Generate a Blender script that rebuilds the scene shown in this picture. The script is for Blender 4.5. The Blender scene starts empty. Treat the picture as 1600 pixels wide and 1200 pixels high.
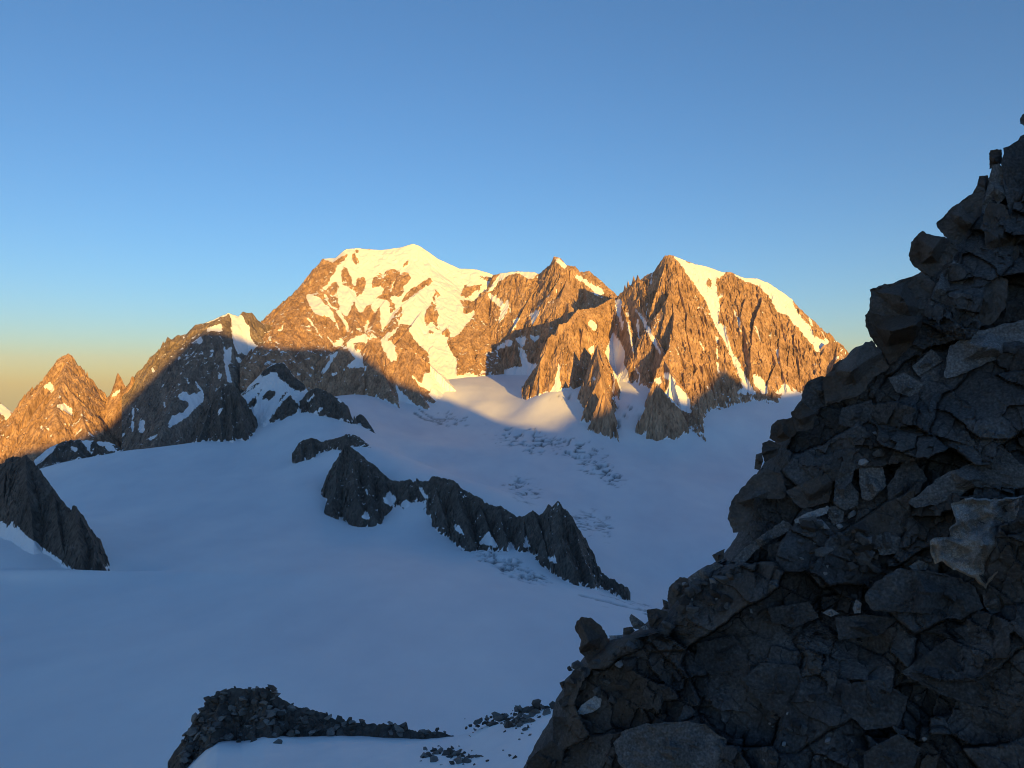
import bpy, bmesh, math, random
import numpy as np
from mathutils import Vector

# ---------------------------------------------------------------- camera, sky, sun, exposure
SC = bpy.context.scene
COL = SC.collection
FPX, CX, CY = 1200.0, 800.0, 600.0          # focal length and centre of the photograph in its own pixels
cam_d = bpy.data.cameras.new('camera'); CAM = bpy.data.objects.new('camera', cam_d); COL.objects.link(CAM)
CAM.location = (0, 0, 0); CAM.rotation_euler = (math.radians(90), 0, 0)
cam_d.sensor_width = 36.0; cam_d.lens = 36.0 * FPX / 1600.0
cam_d.clip_start = 0.1; cam_d.clip_end = 400000.0
SC.camera = CAM

SUN_OFF, SUN_EL = math.radians(20.0), math.radians(2.6)   # behind the camera, to its right, just risen
SUN_DIR = np.array([math.sin(SUN_OFF)*math.cos(SUN_EL), -math.cos(SUN_OFF)*math.cos(SUN_EL), math.sin(SUN_EL)])
W = bpy.data.worlds.new('World'); SC.world = W; W.use_nodes = True
wn = W.node_tree.nodes; wl = W.node_tree.links
sky = wn.new('ShaderNodeTexSky'); sky.sky_type = 'NISHITA'; sky.sun_disc = False
sky.sun_elevation = SUN_EL; sky.sun_rotation = math.pi - SUN_OFF
sky.altitude = 2400; sky.air_density = 1.0; sky.dust_density = 0.7; sky.ozone_density = 2.85
wn['Background'].inputs['Strength'].default_value = 0.14
wl.new(sky.outputs[0], wn['Background'].inputs['Color'])
sun_d = bpy.data.lights.new('sun', 'SUN'); SUN = bpy.data.objects.new('sun', sun_d); COL.objects.link(SUN)
sun_d.energy = 4.0; sun_d.angle = math.radians(0.53); sun_d.color = (1.0, 0.57, 0.09)
SUN.rotation_euler = Vector(SUN_DIR.tolist()).to_track_quat('Z', 'Y').to_euler()
SUN.location = (2000, -3000, 2500)
SC.view_settings.view_transform = 'Standard'; SC.view_settings.look = 'None'
SC.view_settings.exposure = 1.27; SC.view_settings.gamma = 1.0; SC.view_settings.use_curve_mapping = False
SC.render.engine = 'CYCLES'
SC.cycles.max_bounces = 5; SC.cycles.diffuse_bounces = 3; SC.cycles.glossy_bounces = 2
SC.cycles.volume_bounces = 0
SC.cycles.use_denoising = True
SC.cycles.pixel_filter_type = 'BLACKMAN_HARRIS'; SC.cycles.filter_width = 1.05

# ---------------------------------------------------------------- helpers: noise
def _perm(seed):
    return np.random.RandomState(seed & 0x7fffffff).permutation(256)
_GR = np.stack([np.cos(np.arange(256)*2*np.pi*0.6180339), np.sin(np.arange(256)*2*np.pi*0.6180339)], 1)
_PC = {}
def perlin(x, y, seed=0):
    if seed not in _PC: _PC[seed] = np.concatenate([_perm(seed)]*2)
    p = _PC[seed]
    xf = np.floor(x); yf = np.floor(y); xi = xf.astype(np.int64) & 255; yi = yf.astype(np.int64) & 255
    fx = x - xf; fy = y - yf
    u = fx*fx*fx*(fx*(fx*6-15)+10); v = fy*fy*fy*(fy*(fy*6-15)+10)
    a = p[xi] + yi; b = p[xi+1] + yi
    def g(h, dx, dy):
        q = _GR[p[h & 255]]
        return q[..., 0]*dx + q[..., 1]*dy
    n00 = g(a, fx, fy); n10 = g(b, fx-1, fy); n01 = g(a+1, fx, fy-1); n11 = g(b+1, fx-1, fy-1)
    return ((n00*(1-u)+n10*u)*(1-v) + (n01*(1-u)+n11*u)*v) * 1.5
def fbm(x, y, octv=4, seed=0, gain=0.5, lac=2.03):
    s = 0; a = 1.0; t = 0
    for k in range(octv):
        s = s + a*perlin(x, y, seed+k); t += a; a *= gain; x = x*lac+7.3; y = y*lac-3.1
    return s/t
def ridged(x, y, octv=4, seed=0, gain=0.5, lac=2.07):
    s = 0; a = 1.0; t = 0
    for k in range(octv):
        s = s + a*(1-2*np.abs(perlin(x, y, seed+k))); t += a; a *= gain; x = x*lac+5.7; y = y*lac+1.9
    return s/t
def cells(x, y, seed=0, tilt=0.0, square=False):               # broken blocks: one height per cell, optionally tilted
    xi = np.floor(x).astype(np.int64); yi = np.floor(y).astype(np.int64)
    R = np.random.RandomState(seed+5); T = R.rand(256, 5); pp = np.concatenate([R.permutation(256)]*2)
    b1 = np.full(x.shape, 9.0); b2 = np.full(x.shape, 9.0); val = np.zeros(x.shape)
    for i in (-1, 0, 1):
        for j in (-1, 0, 1):
            h = pp[pp[(xi+i) & 255]+((yi+j) & 255)]; t = T[h]
            dx = x-(xi+i+t[..., 0]); dy = y-(yi+j+t[..., 1]); d = np.maximum(np.abs(dx), np.abs(dy))**2+.12*(dx*dx+dy*dy) if square else dx*dx+dy*dy
            k = d < b1; b2 = np.where(k, b1, np.minimum(b2, d)); b1 = np.where(k, d, b1)
            val = np.where(k, t[..., 2]*2-1+tilt*((t[..., 3]*2-1)*dx+(t[..., 4]*2-1)*dy), val)
    return val, np.sqrt(b2)-np.sqrt(b1)
def sstep(a, b, x):
    t = np.clip((x-a)/(b-a), 0, 1); return t*t*(3-2*t)

# ---------------------------------------------------------------- helpers: places
def P(px, py, Y):                            # the place at depth Y seen at a point of the photograph
    return np.array([(px-CX)/FPX*Y, Y, (CY-py)/FPX*Y])
def crop(ox, oy, f, pts):                    # points noted in an enlarged crop
    return [(ox+f*q[0], oy+f*q[1]) + tuple(q[2:]) for q in pts]
KA = lambda pts: crop(400, 370, .1625, pts)
KB = lambda pts: crop(600, 370, .1625, pts)
KC = lambda pts: crop(480, 500, .1625, pts)
KD = lambda pts: crop(720, 400, .1625, pts)
KE = lambda pts: crop(820, 500, .1625, pts)
KF = lambda pts: crop(960, 390, .1625, pts)
KG = lambda pts: crop(1080, 420, .1625, pts)
KH = lambda pts: crop(200, 480, .1625, pts)
K1 = lambda pts: crop(0, 440, .3, pts)
K4 = lambda pts: crop(0, 640, .3, pts)
K5 = lambda pts: crop(420, 560, .3625, pts)

# ---------------------------------------------------------------- helpers: objects
def tag(o, label=None, cat=None, group=None, kind=None):
    if label: o['label'] = label
    if cat: o['category'] = cat
    if group: o['group'] = group
    if kind: o['kind'] = kind
    return o
def empty(name, loc):
    o = bpy.data.objects.new(name, None); COL.objects.link(o); o.location = Vector([float(v) for v in loc]); return o
def mesh_np(name, V, F, smooth=True, attrs=None, normals=None):
    V = np.ascontiguousarray(V, dtype=np.float32); F = np.ascontiguousarray(F, dtype=np.int32)
    m = bpy.data.meshes.new(name); n = F.shape[1]
    m.vertices.add(len(V)); m.vertices.foreach_set('co', V.ravel())
    m.loops.add(F.size); m.loops.foreach_set('vertex_index', F.ravel())
    m.polygons.add(len(F)); m.polygons.foreach_set('loop_start', np.arange(0, F.size, n, dtype=np.int32))
    m.polygons.foreach_set('use_smooth', np.full(len(F), bool(smooth)))
    for k, a in (attrs or {}).items():
        at = m.attributes.new(k, 'FLOAT', 'POINT'); at.data.foreach_set('value', np.ascontiguousarray(a, dtype=np.float32))
    m.update(calc_edges=True)
    if normals is not None and smooth:
        m.normals_split_custom_set_from_vertices(np.ascontiguousarray(normals, dtype=np.float32))
    return m
def add_obj(name, m, mat, parent=None, loc=None):
    o = bpy.data.objects.new(name, m); COL.objects.link(o)
    if mat and not m.materials: m.materials.append(mat)
    if parent is not None:
        o.parent = parent
    if loc is not None: o.location = Vector([float(v) for v in loc])
    return o
def compact(V, F, *arrs):
    used = np.zeros(len(V), bool); used[F.ravel()] = True
    idx = np.cumsum(used)-1
    return (V[used], idx[F]) + tuple(None if a is None else a[used] for a in arrs)
def grid_faces(nr, nc):
    i = np.arange(nr*nc).reshape(nr, nc)
    return np.stack([i[:-1, :-1], i[:-1, 1:], i[1:, 1:], i[1:, :-1]], -1)
def grid_normals(X, Y, Z):
    def d(A, ax): return np.gradient(A, axis=ax)
    a = np.stack([d(X, 1), d(Y, 1), d(Z, 1)], -1); b = np.stack([d(X, 0), d(Y, 0), d(Z, 0)], -1)
    n = np.cross(a, b); n /= np.linalg.norm(n, axis=-1, keepdims=True)+1e-12
    n[n[..., 2] < 0] *= -1
    return n

# ---------------------------------------------------------------- helpers: snow charts
class Chart:                                 # which parts of a face carry snow, charted from the photograph
    def __init__(s, default=0.0): s.m = np.full((1200, 1600), default, np.float32); s.b = None
    def poly(s, pts, val):
        p = np.array([q[:2] for q in pts], float)
        x0, x1 = int(max(0, math.floor(p[:, 0].min()))), int(min(1599, math.ceil(p[:, 0].max())))
        y0, y1 = int(max(0, math.floor(p[:, 1].min()))), int(min(1199, math.ceil(p[:, 1].max())))
        if x1 <= x0 or y1 <= y0: return
        gx, gy = np.meshgrid(np.arange(x0, x1+1)+0.5, np.arange(y0, y1+1)+0.5)
        ins = np.zeros(gx.shape, bool)
        for k in range(len(p)):
            ax, ay = p[k-1]; bx, by = p[k]
            if ay == by: continue
            c = ((ay > gy) != (by > gy)) & (gx < (bx-ax)*(gy-ay)/(by-ay)+ax)
            ins ^= c
        s.m[y0:y1+1, x0:x1+1][ins] = val
    def snow(s, *polys):
        for p in polys: s.poly(p, 1.0)
    def rock(s, *polys):
        for p in polys: s.poly(p, 0.0)
    def streak(s, pts, w, val=1.0):
        p = np.array([q[:2] for q in pts], float)
        for a, b in zip(p[:-1], p[1:]):
            t = b-a; n = np.array([-t[1], t[0]])/(np.hypot(*t)+1e-9)*w*0.5
            s.poly([a+n, b+n, b-n, a-n], val)
    def done(s):
        def soft(b, n):
            for _ in range(n):
                b = (np.roll(b, 1, 0)+b+np.roll(b, -1, 0))*(1/3); b = (np.roll(b, 1, 1)+b+np.roll(b, -1, 1))*(1/3)
            return b
        k = slice(340, 960)
        s.b = s.m.copy(); s.b[k] = soft(s.m[k], 2); s.w = s.m.copy(); s.w[k] = soft(s.b[k], 9)
    def at(s, px, py, wide=False):
        if s.b is None: s.done()
        x = np.clip(px-0.5, 0, 1598.9); y = np.clip(py-0.5, 0, 1198.9)
        xi = x.astype(int); yi = y.astype(int); fx = x-xi; fy = y-yi; b = s.w if wide else s.b
        return (b[yi, xi]*(1-fx)+b[yi, xi+1]*fx)*(1-fy)+(b[yi+1, xi]*(1-fx)+b[yi+1, xi+1]*fx)*fy

# ---------------------------------------------------------------- materials
def mat_new(name):
    m = bpy.data.materials.new(name); m.use_nodes = True
    nt = m.node_tree; return m, nt, nt.nodes, nt.links, nt.nodes['Principled BSDF']
def ramp(nd, stops):
    r = nd.new('ShaderNodeValToRGB'); e = r.color_ramp.elements
    e[0].position, e[0].color = stops[0][0], (*stops[0][1], 1); e[1].position, e[1].color = stops[-1][0], (*stops[-1][1], 1)
    for p, c in stops[1:-1]:
        x = e.new(p); x.color = (*c, 1)
    return r
def alpine(name, rock_a, rock_b, rock_c, size, snow_col=(0.88, 0.89, 0.92), streak=0.16, bump=1.0):
    m, nt, nd, lk, bs = mat_new(name)
    tc = nd.new('ShaderNodeTexCoord')
    mp = nd.new('ShaderNodeMapping'); mp.inputs['Scale'].default_value = (1/size, 1/size, streak/size)
    lk.new(tc.outputs['Object'], mp.inputs['Vector'])
    n1 = nd.new('ShaderNodeTexNoise'); n1.inputs['Scale'].default_value = 1.0; n1.inputs['Detail'].default_value = 8; n1.inputs['Roughness'].default_value = .62
    n2 = nd.new('ShaderNodeTexNoise'); n2.inputs['Scale'].default_value = 5.5; n2.inputs['Detail'].default_value = 6; n2.inputs['Roughness'].default_value = .6
    lk.new(mp.outputs[0], n1.inputs['Vector']); lk.new(mp.outputs[0], n2.inputs['Vector'])
    r1 = ramp(nd, [(0.3, rock_a), (0.5, rock_b), (0.72, rock_c)]); lk.new(n1.outputs['Fac'], r1.inputs['Fac'])
    r2 = ramp(nd, [(0.32, (.45, .43, .42)), (0.5, (.95, .95, .95)), (0.68, (1.35, 1.33, 1.3))]); lk.new(n2.outputs['Fac'], r2.inputs['Fac'])
    mx = nd.new('ShaderNodeMix'); mx.data_type = 'RGBA'; mx.blend_type = 'MULTIPLY'; mx.inputs['Factor'].default_value = 1
    lk.new(r1.outputs[0], mx.inputs['A']); lk.new(r2.outputs[0], mx.inputs['B'])
    at = nd.new('ShaderNodeAttribute'); at.attribute_name = 'snow'
    n3 = nd.new('ShaderNodeTexNoise'); n3.inputs['Scale'].default_value = 14/size; n3.inputs['Detail'].default_value = 5
    lk.new(tc.outputs['Object'], n3.inputs['Vector'])
    ad = nd.new('ShaderNodeMath'); ad.operation = 'MULTIPLY_ADD'; ad.inputs[1].default_value = 0.5; lk.new(n3.outputs['Fac'], ad.inputs[0]); lk.new(at.outputs['Fac'], ad.inputs[2])
    mr = nd.new('ShaderNodeMapRange'); mr.inputs['From Min'].default_value = 0.69; mr.inputs['From Max'].default_value = 0.81; lk.new(ad.outputs[0], mr.inputs['Value'])
    fin = nd.new('ShaderNodeMix'); fin.data_type = 'RGBA'
    lk.new(mr.outputs[0], fin.inputs['Factor']); lk.new(mx.outputs['Result'], fin.inputs['A']); fin.inputs['B'].default_value = (*snow_col, 1)
    lk.new(fin.outputs['Result'], bs.inputs['Base Color'])
    rr = nd.new('ShaderNodeMix'); rr.data_type = 'FLOAT'; lk.new(mr.outputs[0], rr.inputs['Factor']); rr.inputs['A'].default_value = .85; rr.inputs['B'].default_value = .55
    lk.new(rr.outputs['Result'], bs.inputs['Roughness'])
    bs.inputs['Specular IOR Level'].default_value = 0.2
    sb = nd.new('ShaderNodeMath'); sb.operation = 'MULTIPLY_ADD'; sb.inputs[1].default_value = -0.85*bump; sb.inputs[2].default_value = bump; lk.new(mr.outputs[0], sb.inputs[0])
    bp = nd.new('ShaderNodeBump'); bp.inputs['Distance'].default_value = size*0.06; lk.new(sb.outputs[0], bp.inputs['Strength']); lk.new(n2.outputs['Fac'], bp.inputs['Height'])
    lk.new(bp.outputs[0], bs.inputs['Normal'])
    return m
M_GRANITE = alpine('red_granite', (.20, .12, .075), (.38, .24, .155), (.55, .365, .245), 60)
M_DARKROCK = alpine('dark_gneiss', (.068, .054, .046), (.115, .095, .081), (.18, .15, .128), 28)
M_LEFTROCK = alpine('grey_brown_gneiss', (.135, .10, .08), (.22, .17, .135), (.325, .255, .205), 55)
def snow_material():
    m, nt, nd, lk, bs = mat_new('glacier_snow')
    tc = nd.new('ShaderNodeTexCoord')
    n1 = nd.new('ShaderNodeTexNoise'); n1.inputs['Scale'].default_value = 1/180; n1.inputs['Detail'].default_value = 7; n1.inputs['Roughness'].default_value = .6
    mp = nd.new('ShaderNodeMapping'); mp.inputs['Scale'].default_value = (1, .45, 1); mp.inputs['Rotation'].default_value = (0, 0, .5)
    lk.new(tc.outputs['Object'], mp.inputs[0]); lk.new(mp.outputs[0], n1.inputs['Vector'])
    r = ramp(nd, [(0.3, (.80, .82, .865)), (0.5, (.87, .885, .915)), (0.7, (.94, .945, .955))]); lk.new(n1.outputs['Fac'], r.inputs['Fac'])
    at = nd.new('ShaderNodeAttribute'); at.attribute_name = 'ice'
    n2 = nd.new('ShaderNodeTexNoise'); n2.inputs['Scale'].default_value = 1/14; n2.inputs['Detail'].default_value = 6; lk.new(tc.outputs['Object'], n2.inputs['Vector'])
    ri = ramp(nd, [(0.35, (.10, .11, .12)), (0.7, (.38, .42, .45))]); lk.new(n2.outputs['Fac'], ri.inputs['Fac'])
    mx = nd.new('ShaderNodeMix'); mx.data_type = 'RGBA'; lk.new(at.outputs['Fac'], mx.inputs['Factor']); lk.new(r.outputs[0], mx.inputs['A']); lk.new(ri.outputs[0], mx.inputs['B'])
    lk.new(mx.outputs['Result'], bs.inputs['Base Color']); bs.inputs['Roughness'].default_value = .6; bs.inputs['Specular IOR Level'].default_value = .15
    n4 = nd.new('ShaderNodeTexNoise'); n4.inputs['Scale'].default_value = 1/6; n4.inputs['Detail'].default_value = 6; lk.new(mp.outputs[0], n4.inputs['Vector'])
    bp = nd.new('ShaderNodeBump'); bp.inputs['Distance'].default_value = .7; bp.inputs['Strength'].default_value = .35; lk.new(n4.outputs['Fac'], bp.inputs['Height']); lk.new(bp.outputs[0], bs.inputs['Normal'])
    return m
M_SNOW = snow_material()

# ---------------------------------------------------------------- the glacier
GP = [(0,1200,520),(300,1200,520),(600,1200,520),(860,1200,560),(-300,1200,520),(1300,1200,600),
 (0,1050,800),(300,1050,800),(600,1050,820),(860,1050,850),(-300,1050,800),(1250,1050,900),
 (0,905,1330),(0,816,1555),(-120,788,1640),(65,858,1470),(112,888,1410),(0,862,1420),(200,901,1400),(400,894,1450),(600,891,1500),(750,905,1480),(900,940,1350),(-300,905,1400),
 (300,800,2100),(150,800,2100),(450,800,2150),(0,800,2150),(-200,800,2100),
 (100,742,2700),(300,732,2850),(450,722,2950),(90,724,3050),(200,704,3200),(300,691,3350),(400,692,3350),(480,692,3250),
 (-100,790,3600),(60,800,3700),(200,790,4000),(330,760,4300),
 (410,655,3750),(440,640,3950),(560,645,4250),(600,662,4250),(650,682,4050),(545,618,4700),(626,641,4780),(680,648,4800),
 
 (720,722,3450),(640,722,3350),(760,762,2900),(700,700,3700),(850,702,3750),(950,722,3450),(1000,762,3000),(1050,702,3750),
 (985,622,4280),(845,620,4560),(880,621,4520),(850,643,4420),(905,653,4230),(800,645,4600),(790,620,4950),(760,607,5200),(700,597,5450),(740,591,5600),(800,592,5600),(690,614,5130),(750,628,4850),(700,645,4880),(655,612,5250),(780,578,6200),
 (1050,612,4300),(1110,625,4320),(1140,622,4350),(1190,612,4400),(1240,606,4420),(1000,692,3880),(1060,702,3780),(1090,660,4000),(1150,650,4100),
 (1150,692,3850),(1190,640,4200),(1260,612,4500),(1350,612,5000),(1120,752,3150),(1060,822,2450),(985,905,1900),(1060,905,1950),(1150,850,2200),(1300,850,2300),
 (920,812,2500),(830,770,2800),(1000,945,1650),(1250,720,3600),(1400,720,3700),
 (560,832,2060),(640,836,2000),(715,868,1860),(500,775,2330),(532,784,2348),(548,798,2329),(578,804,2322),(602,778,2338),(634,782,2271),(674,783,2219),(688,804,2178),(712,822,2132),(740,844,2080),(782,856,2006),(820,853,1942),(868,874,1823),(892,898,1785),(930,912,1730),(850,905,1620),(940,928,1560),(600,700,3300),(572,701,2790),(602,721,2650),(642,744,2440),(490,718,2830),(540,692,3000),(690,752,2420),(760,775,2350),(620,575,7500),(900,575,7500),(1200,590,7000),(1450,640,4600),(1600,655,4600),(1650,720,3500),(1500,618,5600),(1600,605,7500),(1650,850,2300),(200,640,7500),(-200,700,6000)]
_gp = np.array([P(*g) for g in GP]); _gn = len(_gp)
def _tps(r2): return np.where(r2 > 1e-12, 0.5*r2*np.log(r2+1e-30), 0)
def _warp(X, Y):                             # even out near and far when fitting
    r = np.maximum(Y, 200.0); return np.stack([X/r*2.2, np.log(r/500)*1.6], -1)
_q = _warp(_gp[:, 0], _gp[:, 1])
_A = np.zeros((_gn+3, _gn+3)); _A[:_gn, :_gn] = _tps(((_q[:, None]-_q[None])**2).sum(-1)) + np.eye(_gn)*0.0012
_A[:_gn, _gn] = 1; _A[:_gn, _gn+1:] = _q; _A[_gn, :_gn] = 1; _A[_gn+1:, :_gn] = _q.T
_w = np.linalg.solve(_A, np.concatenate([_gp[:, 2]/_gp[:, 1]*1000, np.zeros(3)]))
def glacier_z(X, Y):
    sh = X.shape; q = _warp(X.ravel(), Y.ravel()); out = np.empty(len(q))
    for i in range(0, len(q), 60000):
        c = q[i:i+60000]
        out[i:i+60000] = _tps(((c[:, None]-_q[None])**2).sum(-1)) @ _w[:_gn] + _w[_gn] + c @ _w[_gn+1:]
    return (out*np.maximum(Y.ravel(), 200.0)/1000).reshape(sh)
_gu = np.linspace(-1.0, 1.0, 330); _gv = np.geomspace(330, 8500, 360)   # a coarse chart for quick look-ups
_GZ = glacier_z(_gu[None]*_gv[:, None], np.repeat(_gv[:, None], len(_gu), 1))
def glacier_q(X, Y):
    u = np.clip((X/np.maximum(Y, 1)+1.0)/2.0*329, 0, 328.99); v = np.clip(np.log(np.maximum(Y, 331)/330)/math.log(8500/330)*359, 0, 358.99)
    ui = u.astype(int); vi = v.astype(int); fu = u-ui; fv = v-vi
    return (_GZ[vi, ui]*(1-fu)+_GZ[vi, ui+1]*fu)*(1-fv)+(_GZ[vi+1, ui]*(1-fu)+_GZ[vi+1, ui+1]*fu)*fv

def pxy(X, Y, Z): return CX+FPX*X/Y, CY-FPX*Z/Y
def ray_glacier(px, py):
    Ys = np.geomspace(400, 6500, 900); z = glacier_q((px-CX)/FPX*Ys, Ys); hit = np.nonzero((CY-py)/FPX*Ys < z)[0]
    return float(Ys[hit[0]]) if len(hit) else 5000.0
def build_glacier():
    u = np.linspace(-0.95, 0.95, 860); v = np.geomspace(340, 6600, 520)
    X = u[None]*v[:, None]; Y = np.repeat(v[:, None], len(u), 1)
    Z = glacier_q(X, Y)
    # smooth the coarse chart
    for _ in range(3):
        Z[1:-1, 1:-1] = (Z[:-2, 1:-1]+Z[2:, 1:-1]+Z[1:-1, :-2]+Z[1:-1, 2:]+4*Z[1:-1, 1:-1])/8
    px, py = pxy(X, Y, Z)
    Z = Z + fbm(X/420, Y/420, 3, 11)*4.0 + fbm(X/90, Y/140, 3, 12)*1.1 + ridged(X/210+fbm(X/300, Y/300, 2, 15), Y/80, 2, 14)*.9*sstep(600, 1500, Y)
    ice = np.zeros_like(X)
    # crevassed icefalls: centre px, py, radii, tilt, trend of the cracks
    FALLS = [(830,690,70,26,.25,-.5,1.0),(905,705,60,22,.45,-.5,.9),(940,735,60,20,.5,-.4,.9),(820,765,40,22,.4,.3,.8),(980,655,60,30,.1,.4,1.0),(925,820,45,26,.4,.5,.6),
             (760,866,75,16,.62,.5,1.3),(800,886,70,17,.52,.5,1.5),(835,903,45,13,.5,.5,1.2),(1000,950,70,10,.3,.3,.6),(900,620,40,8,0,0,.5),(700,655,70,10,.15,.2,.5),(1040,625,45,12,.2,.2,.5)]
    wx = px+fbm(X/60, Y/60, 3, 31)*26; wy = py+fbm(X/60, Y/90, 3, 32)*13
    for (cx, cy, rx, ry, tl, tr, amp) in FALLS:
        dx = wx-cx; dy = wy-cy; a = dx*math.cos(tl)+dy*math.sin(tl); b = -dx*math.sin(tl)+dy*math.cos(tl)
        m = np.clip(1-np.sqrt((a/rx)**2+(b/ry)**2), 0, 1); m = sstep(0, .55, m)
        if m.max() <= 0: continue
        c = X*math.cos(tr)+Y*math.sin(tr); d = -X*math.sin(tr)+Y*math.cos(tr)
        k = ray_glacier(cx, cy)/3900
        h, e = cells((c+fbm(X/(90*k), Y/(90*k), 2, 45)*40*k)/(62*k), (d+fbm(X/(90*k), Y/(90*k), 2, 46)*60*k)/(105*k), 41, .9)
        on = sstep(-.12, .12, fbm(X/(130*k), Y/(200*k), 2, 43)+(m-.55)*.5)
        deep = sstep(.20, .07, e)*m*on
        Z = Z + m*h*6.5*amp*on*k - deep*11*amp*k
        ice = np.maximum(ice, deep*1.0*min(1, amp+.2))
    # the wind scoop beside the dark ridge on the left, and the lip across the near plateau
    lip = np.exp(-((py-903)/16)**2)*sstep(420, 120, px)
    Z = Z - 17*np.exp(-((px-200)/50)**2-((py-888)/8)**2) + 11*np.exp(-((py-902)/8)**2)*sstep(700, 60, px)
    # wandering crevasse lines
    def line(pts, w, depth):
        nonlocal Z, ice
        p = np.array(pts, float); best = np.full(X.shape, 1e9)
        for a, b in zip(p[:-1], p[1:]):
            t = np.clip(((px-a[0])*(b[0]-a[0])+(py-a[1])*(b[1]-a[1]))/(((b-a)**2).sum()), 0, 1)
            best = np.minimum(best, np.hypot(px-a[0]-t*(b[0]-a[0]), (py-a[1]-t*(b[1]-a[1]))))
        k = sstep(w, w*.3, best + fbm(X/20, Y/20, 2, 77)*w*.7); Z = Z-k*depth; ice = np.maximum(ice, k*.75)
    line([(905,930),(940,938),(985,951),(1010,955)], 1.6, 5); 
    line([(648,645),(664,655),(690,661)], 2.2, 5); line([(655,640),(676,654),(692,658)], 1.6, 4)
    F = grid_faces(*X.shape).reshape(-1, 4)
    o = add_obj('glacier', mesh_np('glacier', np.stack([X, Y, Z], -1).reshape(-1, 3), F, True, {'ice': ice.ravel()}), M_SNOW)
    tag(o, kind='structure', label='blue shaded snow of the wide glacier plateau'); return o

# ---------------------------------------------------------------- mountains: ridges, ribs, flutes
def face_depth(px, py, crest, s):            # where the line of sight meets the main face under a crest
    c = np.array(crest, float); k = np.argsort(c[:, 0]); c = c[k]
    pyc = np.interp(px, c[:, 0], c[:, 1]); Yc = np.interp(px, c[:, 0], c[:, 2])
    zc = (CY-pyc)/FPX*Yc; e = (CY-py)/FPX
    return (zc-s*Yc)/(e-s)
def densify(pts, step):
    out = [pts[0]]
    for a, b in zip(pts[:-1], pts[1:]):
        n = max(1, int(np.linalg.norm((b-a)[:2])/step))
        out += [a+(b-a)*(k+1)/n for k in range(n)]
    return np.array(out)
def tent(X, Y, pts, sr, sl, best, reach=1e9, zadd=0.0, seed=0):
    Z, S, D = best; s0 = 0.0
    for a, b in zip(pts[:-1], pts[1:]):
        ab = (b-a)[:2]; L2 = float(ab@ab)+1e-9; L = math.sqrt(L2)
        t = np.clip(((X-a[0])*ab[0]+(Y-a[1])*ab[1])/L2, 0, 1)
        dx = X-a[0]-t*ab[0]; dy = Y-a[1]-t*ab[1]; d = np.hypot(dx, dy)
        side = ab[0]*(Y-a[1])-ab[1]*(X-a[0])
        sl_ = np.where(side > 0, sl, sr)
        z = a[2]+t*(b[2]-a[2])+zadd - sl_*d
        if s0 == 0: z = z - 2.2*np.maximum(0, -((X-a[0])*ab[0]+(Y-a[1])*ab[1])/L)
        k = z > Z
        Z[k] = z[k]; S[k] = (s0+t*L)[k]+seed*911.7; D[k] = d[k]; s0 += L
    return Z, S, D

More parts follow.
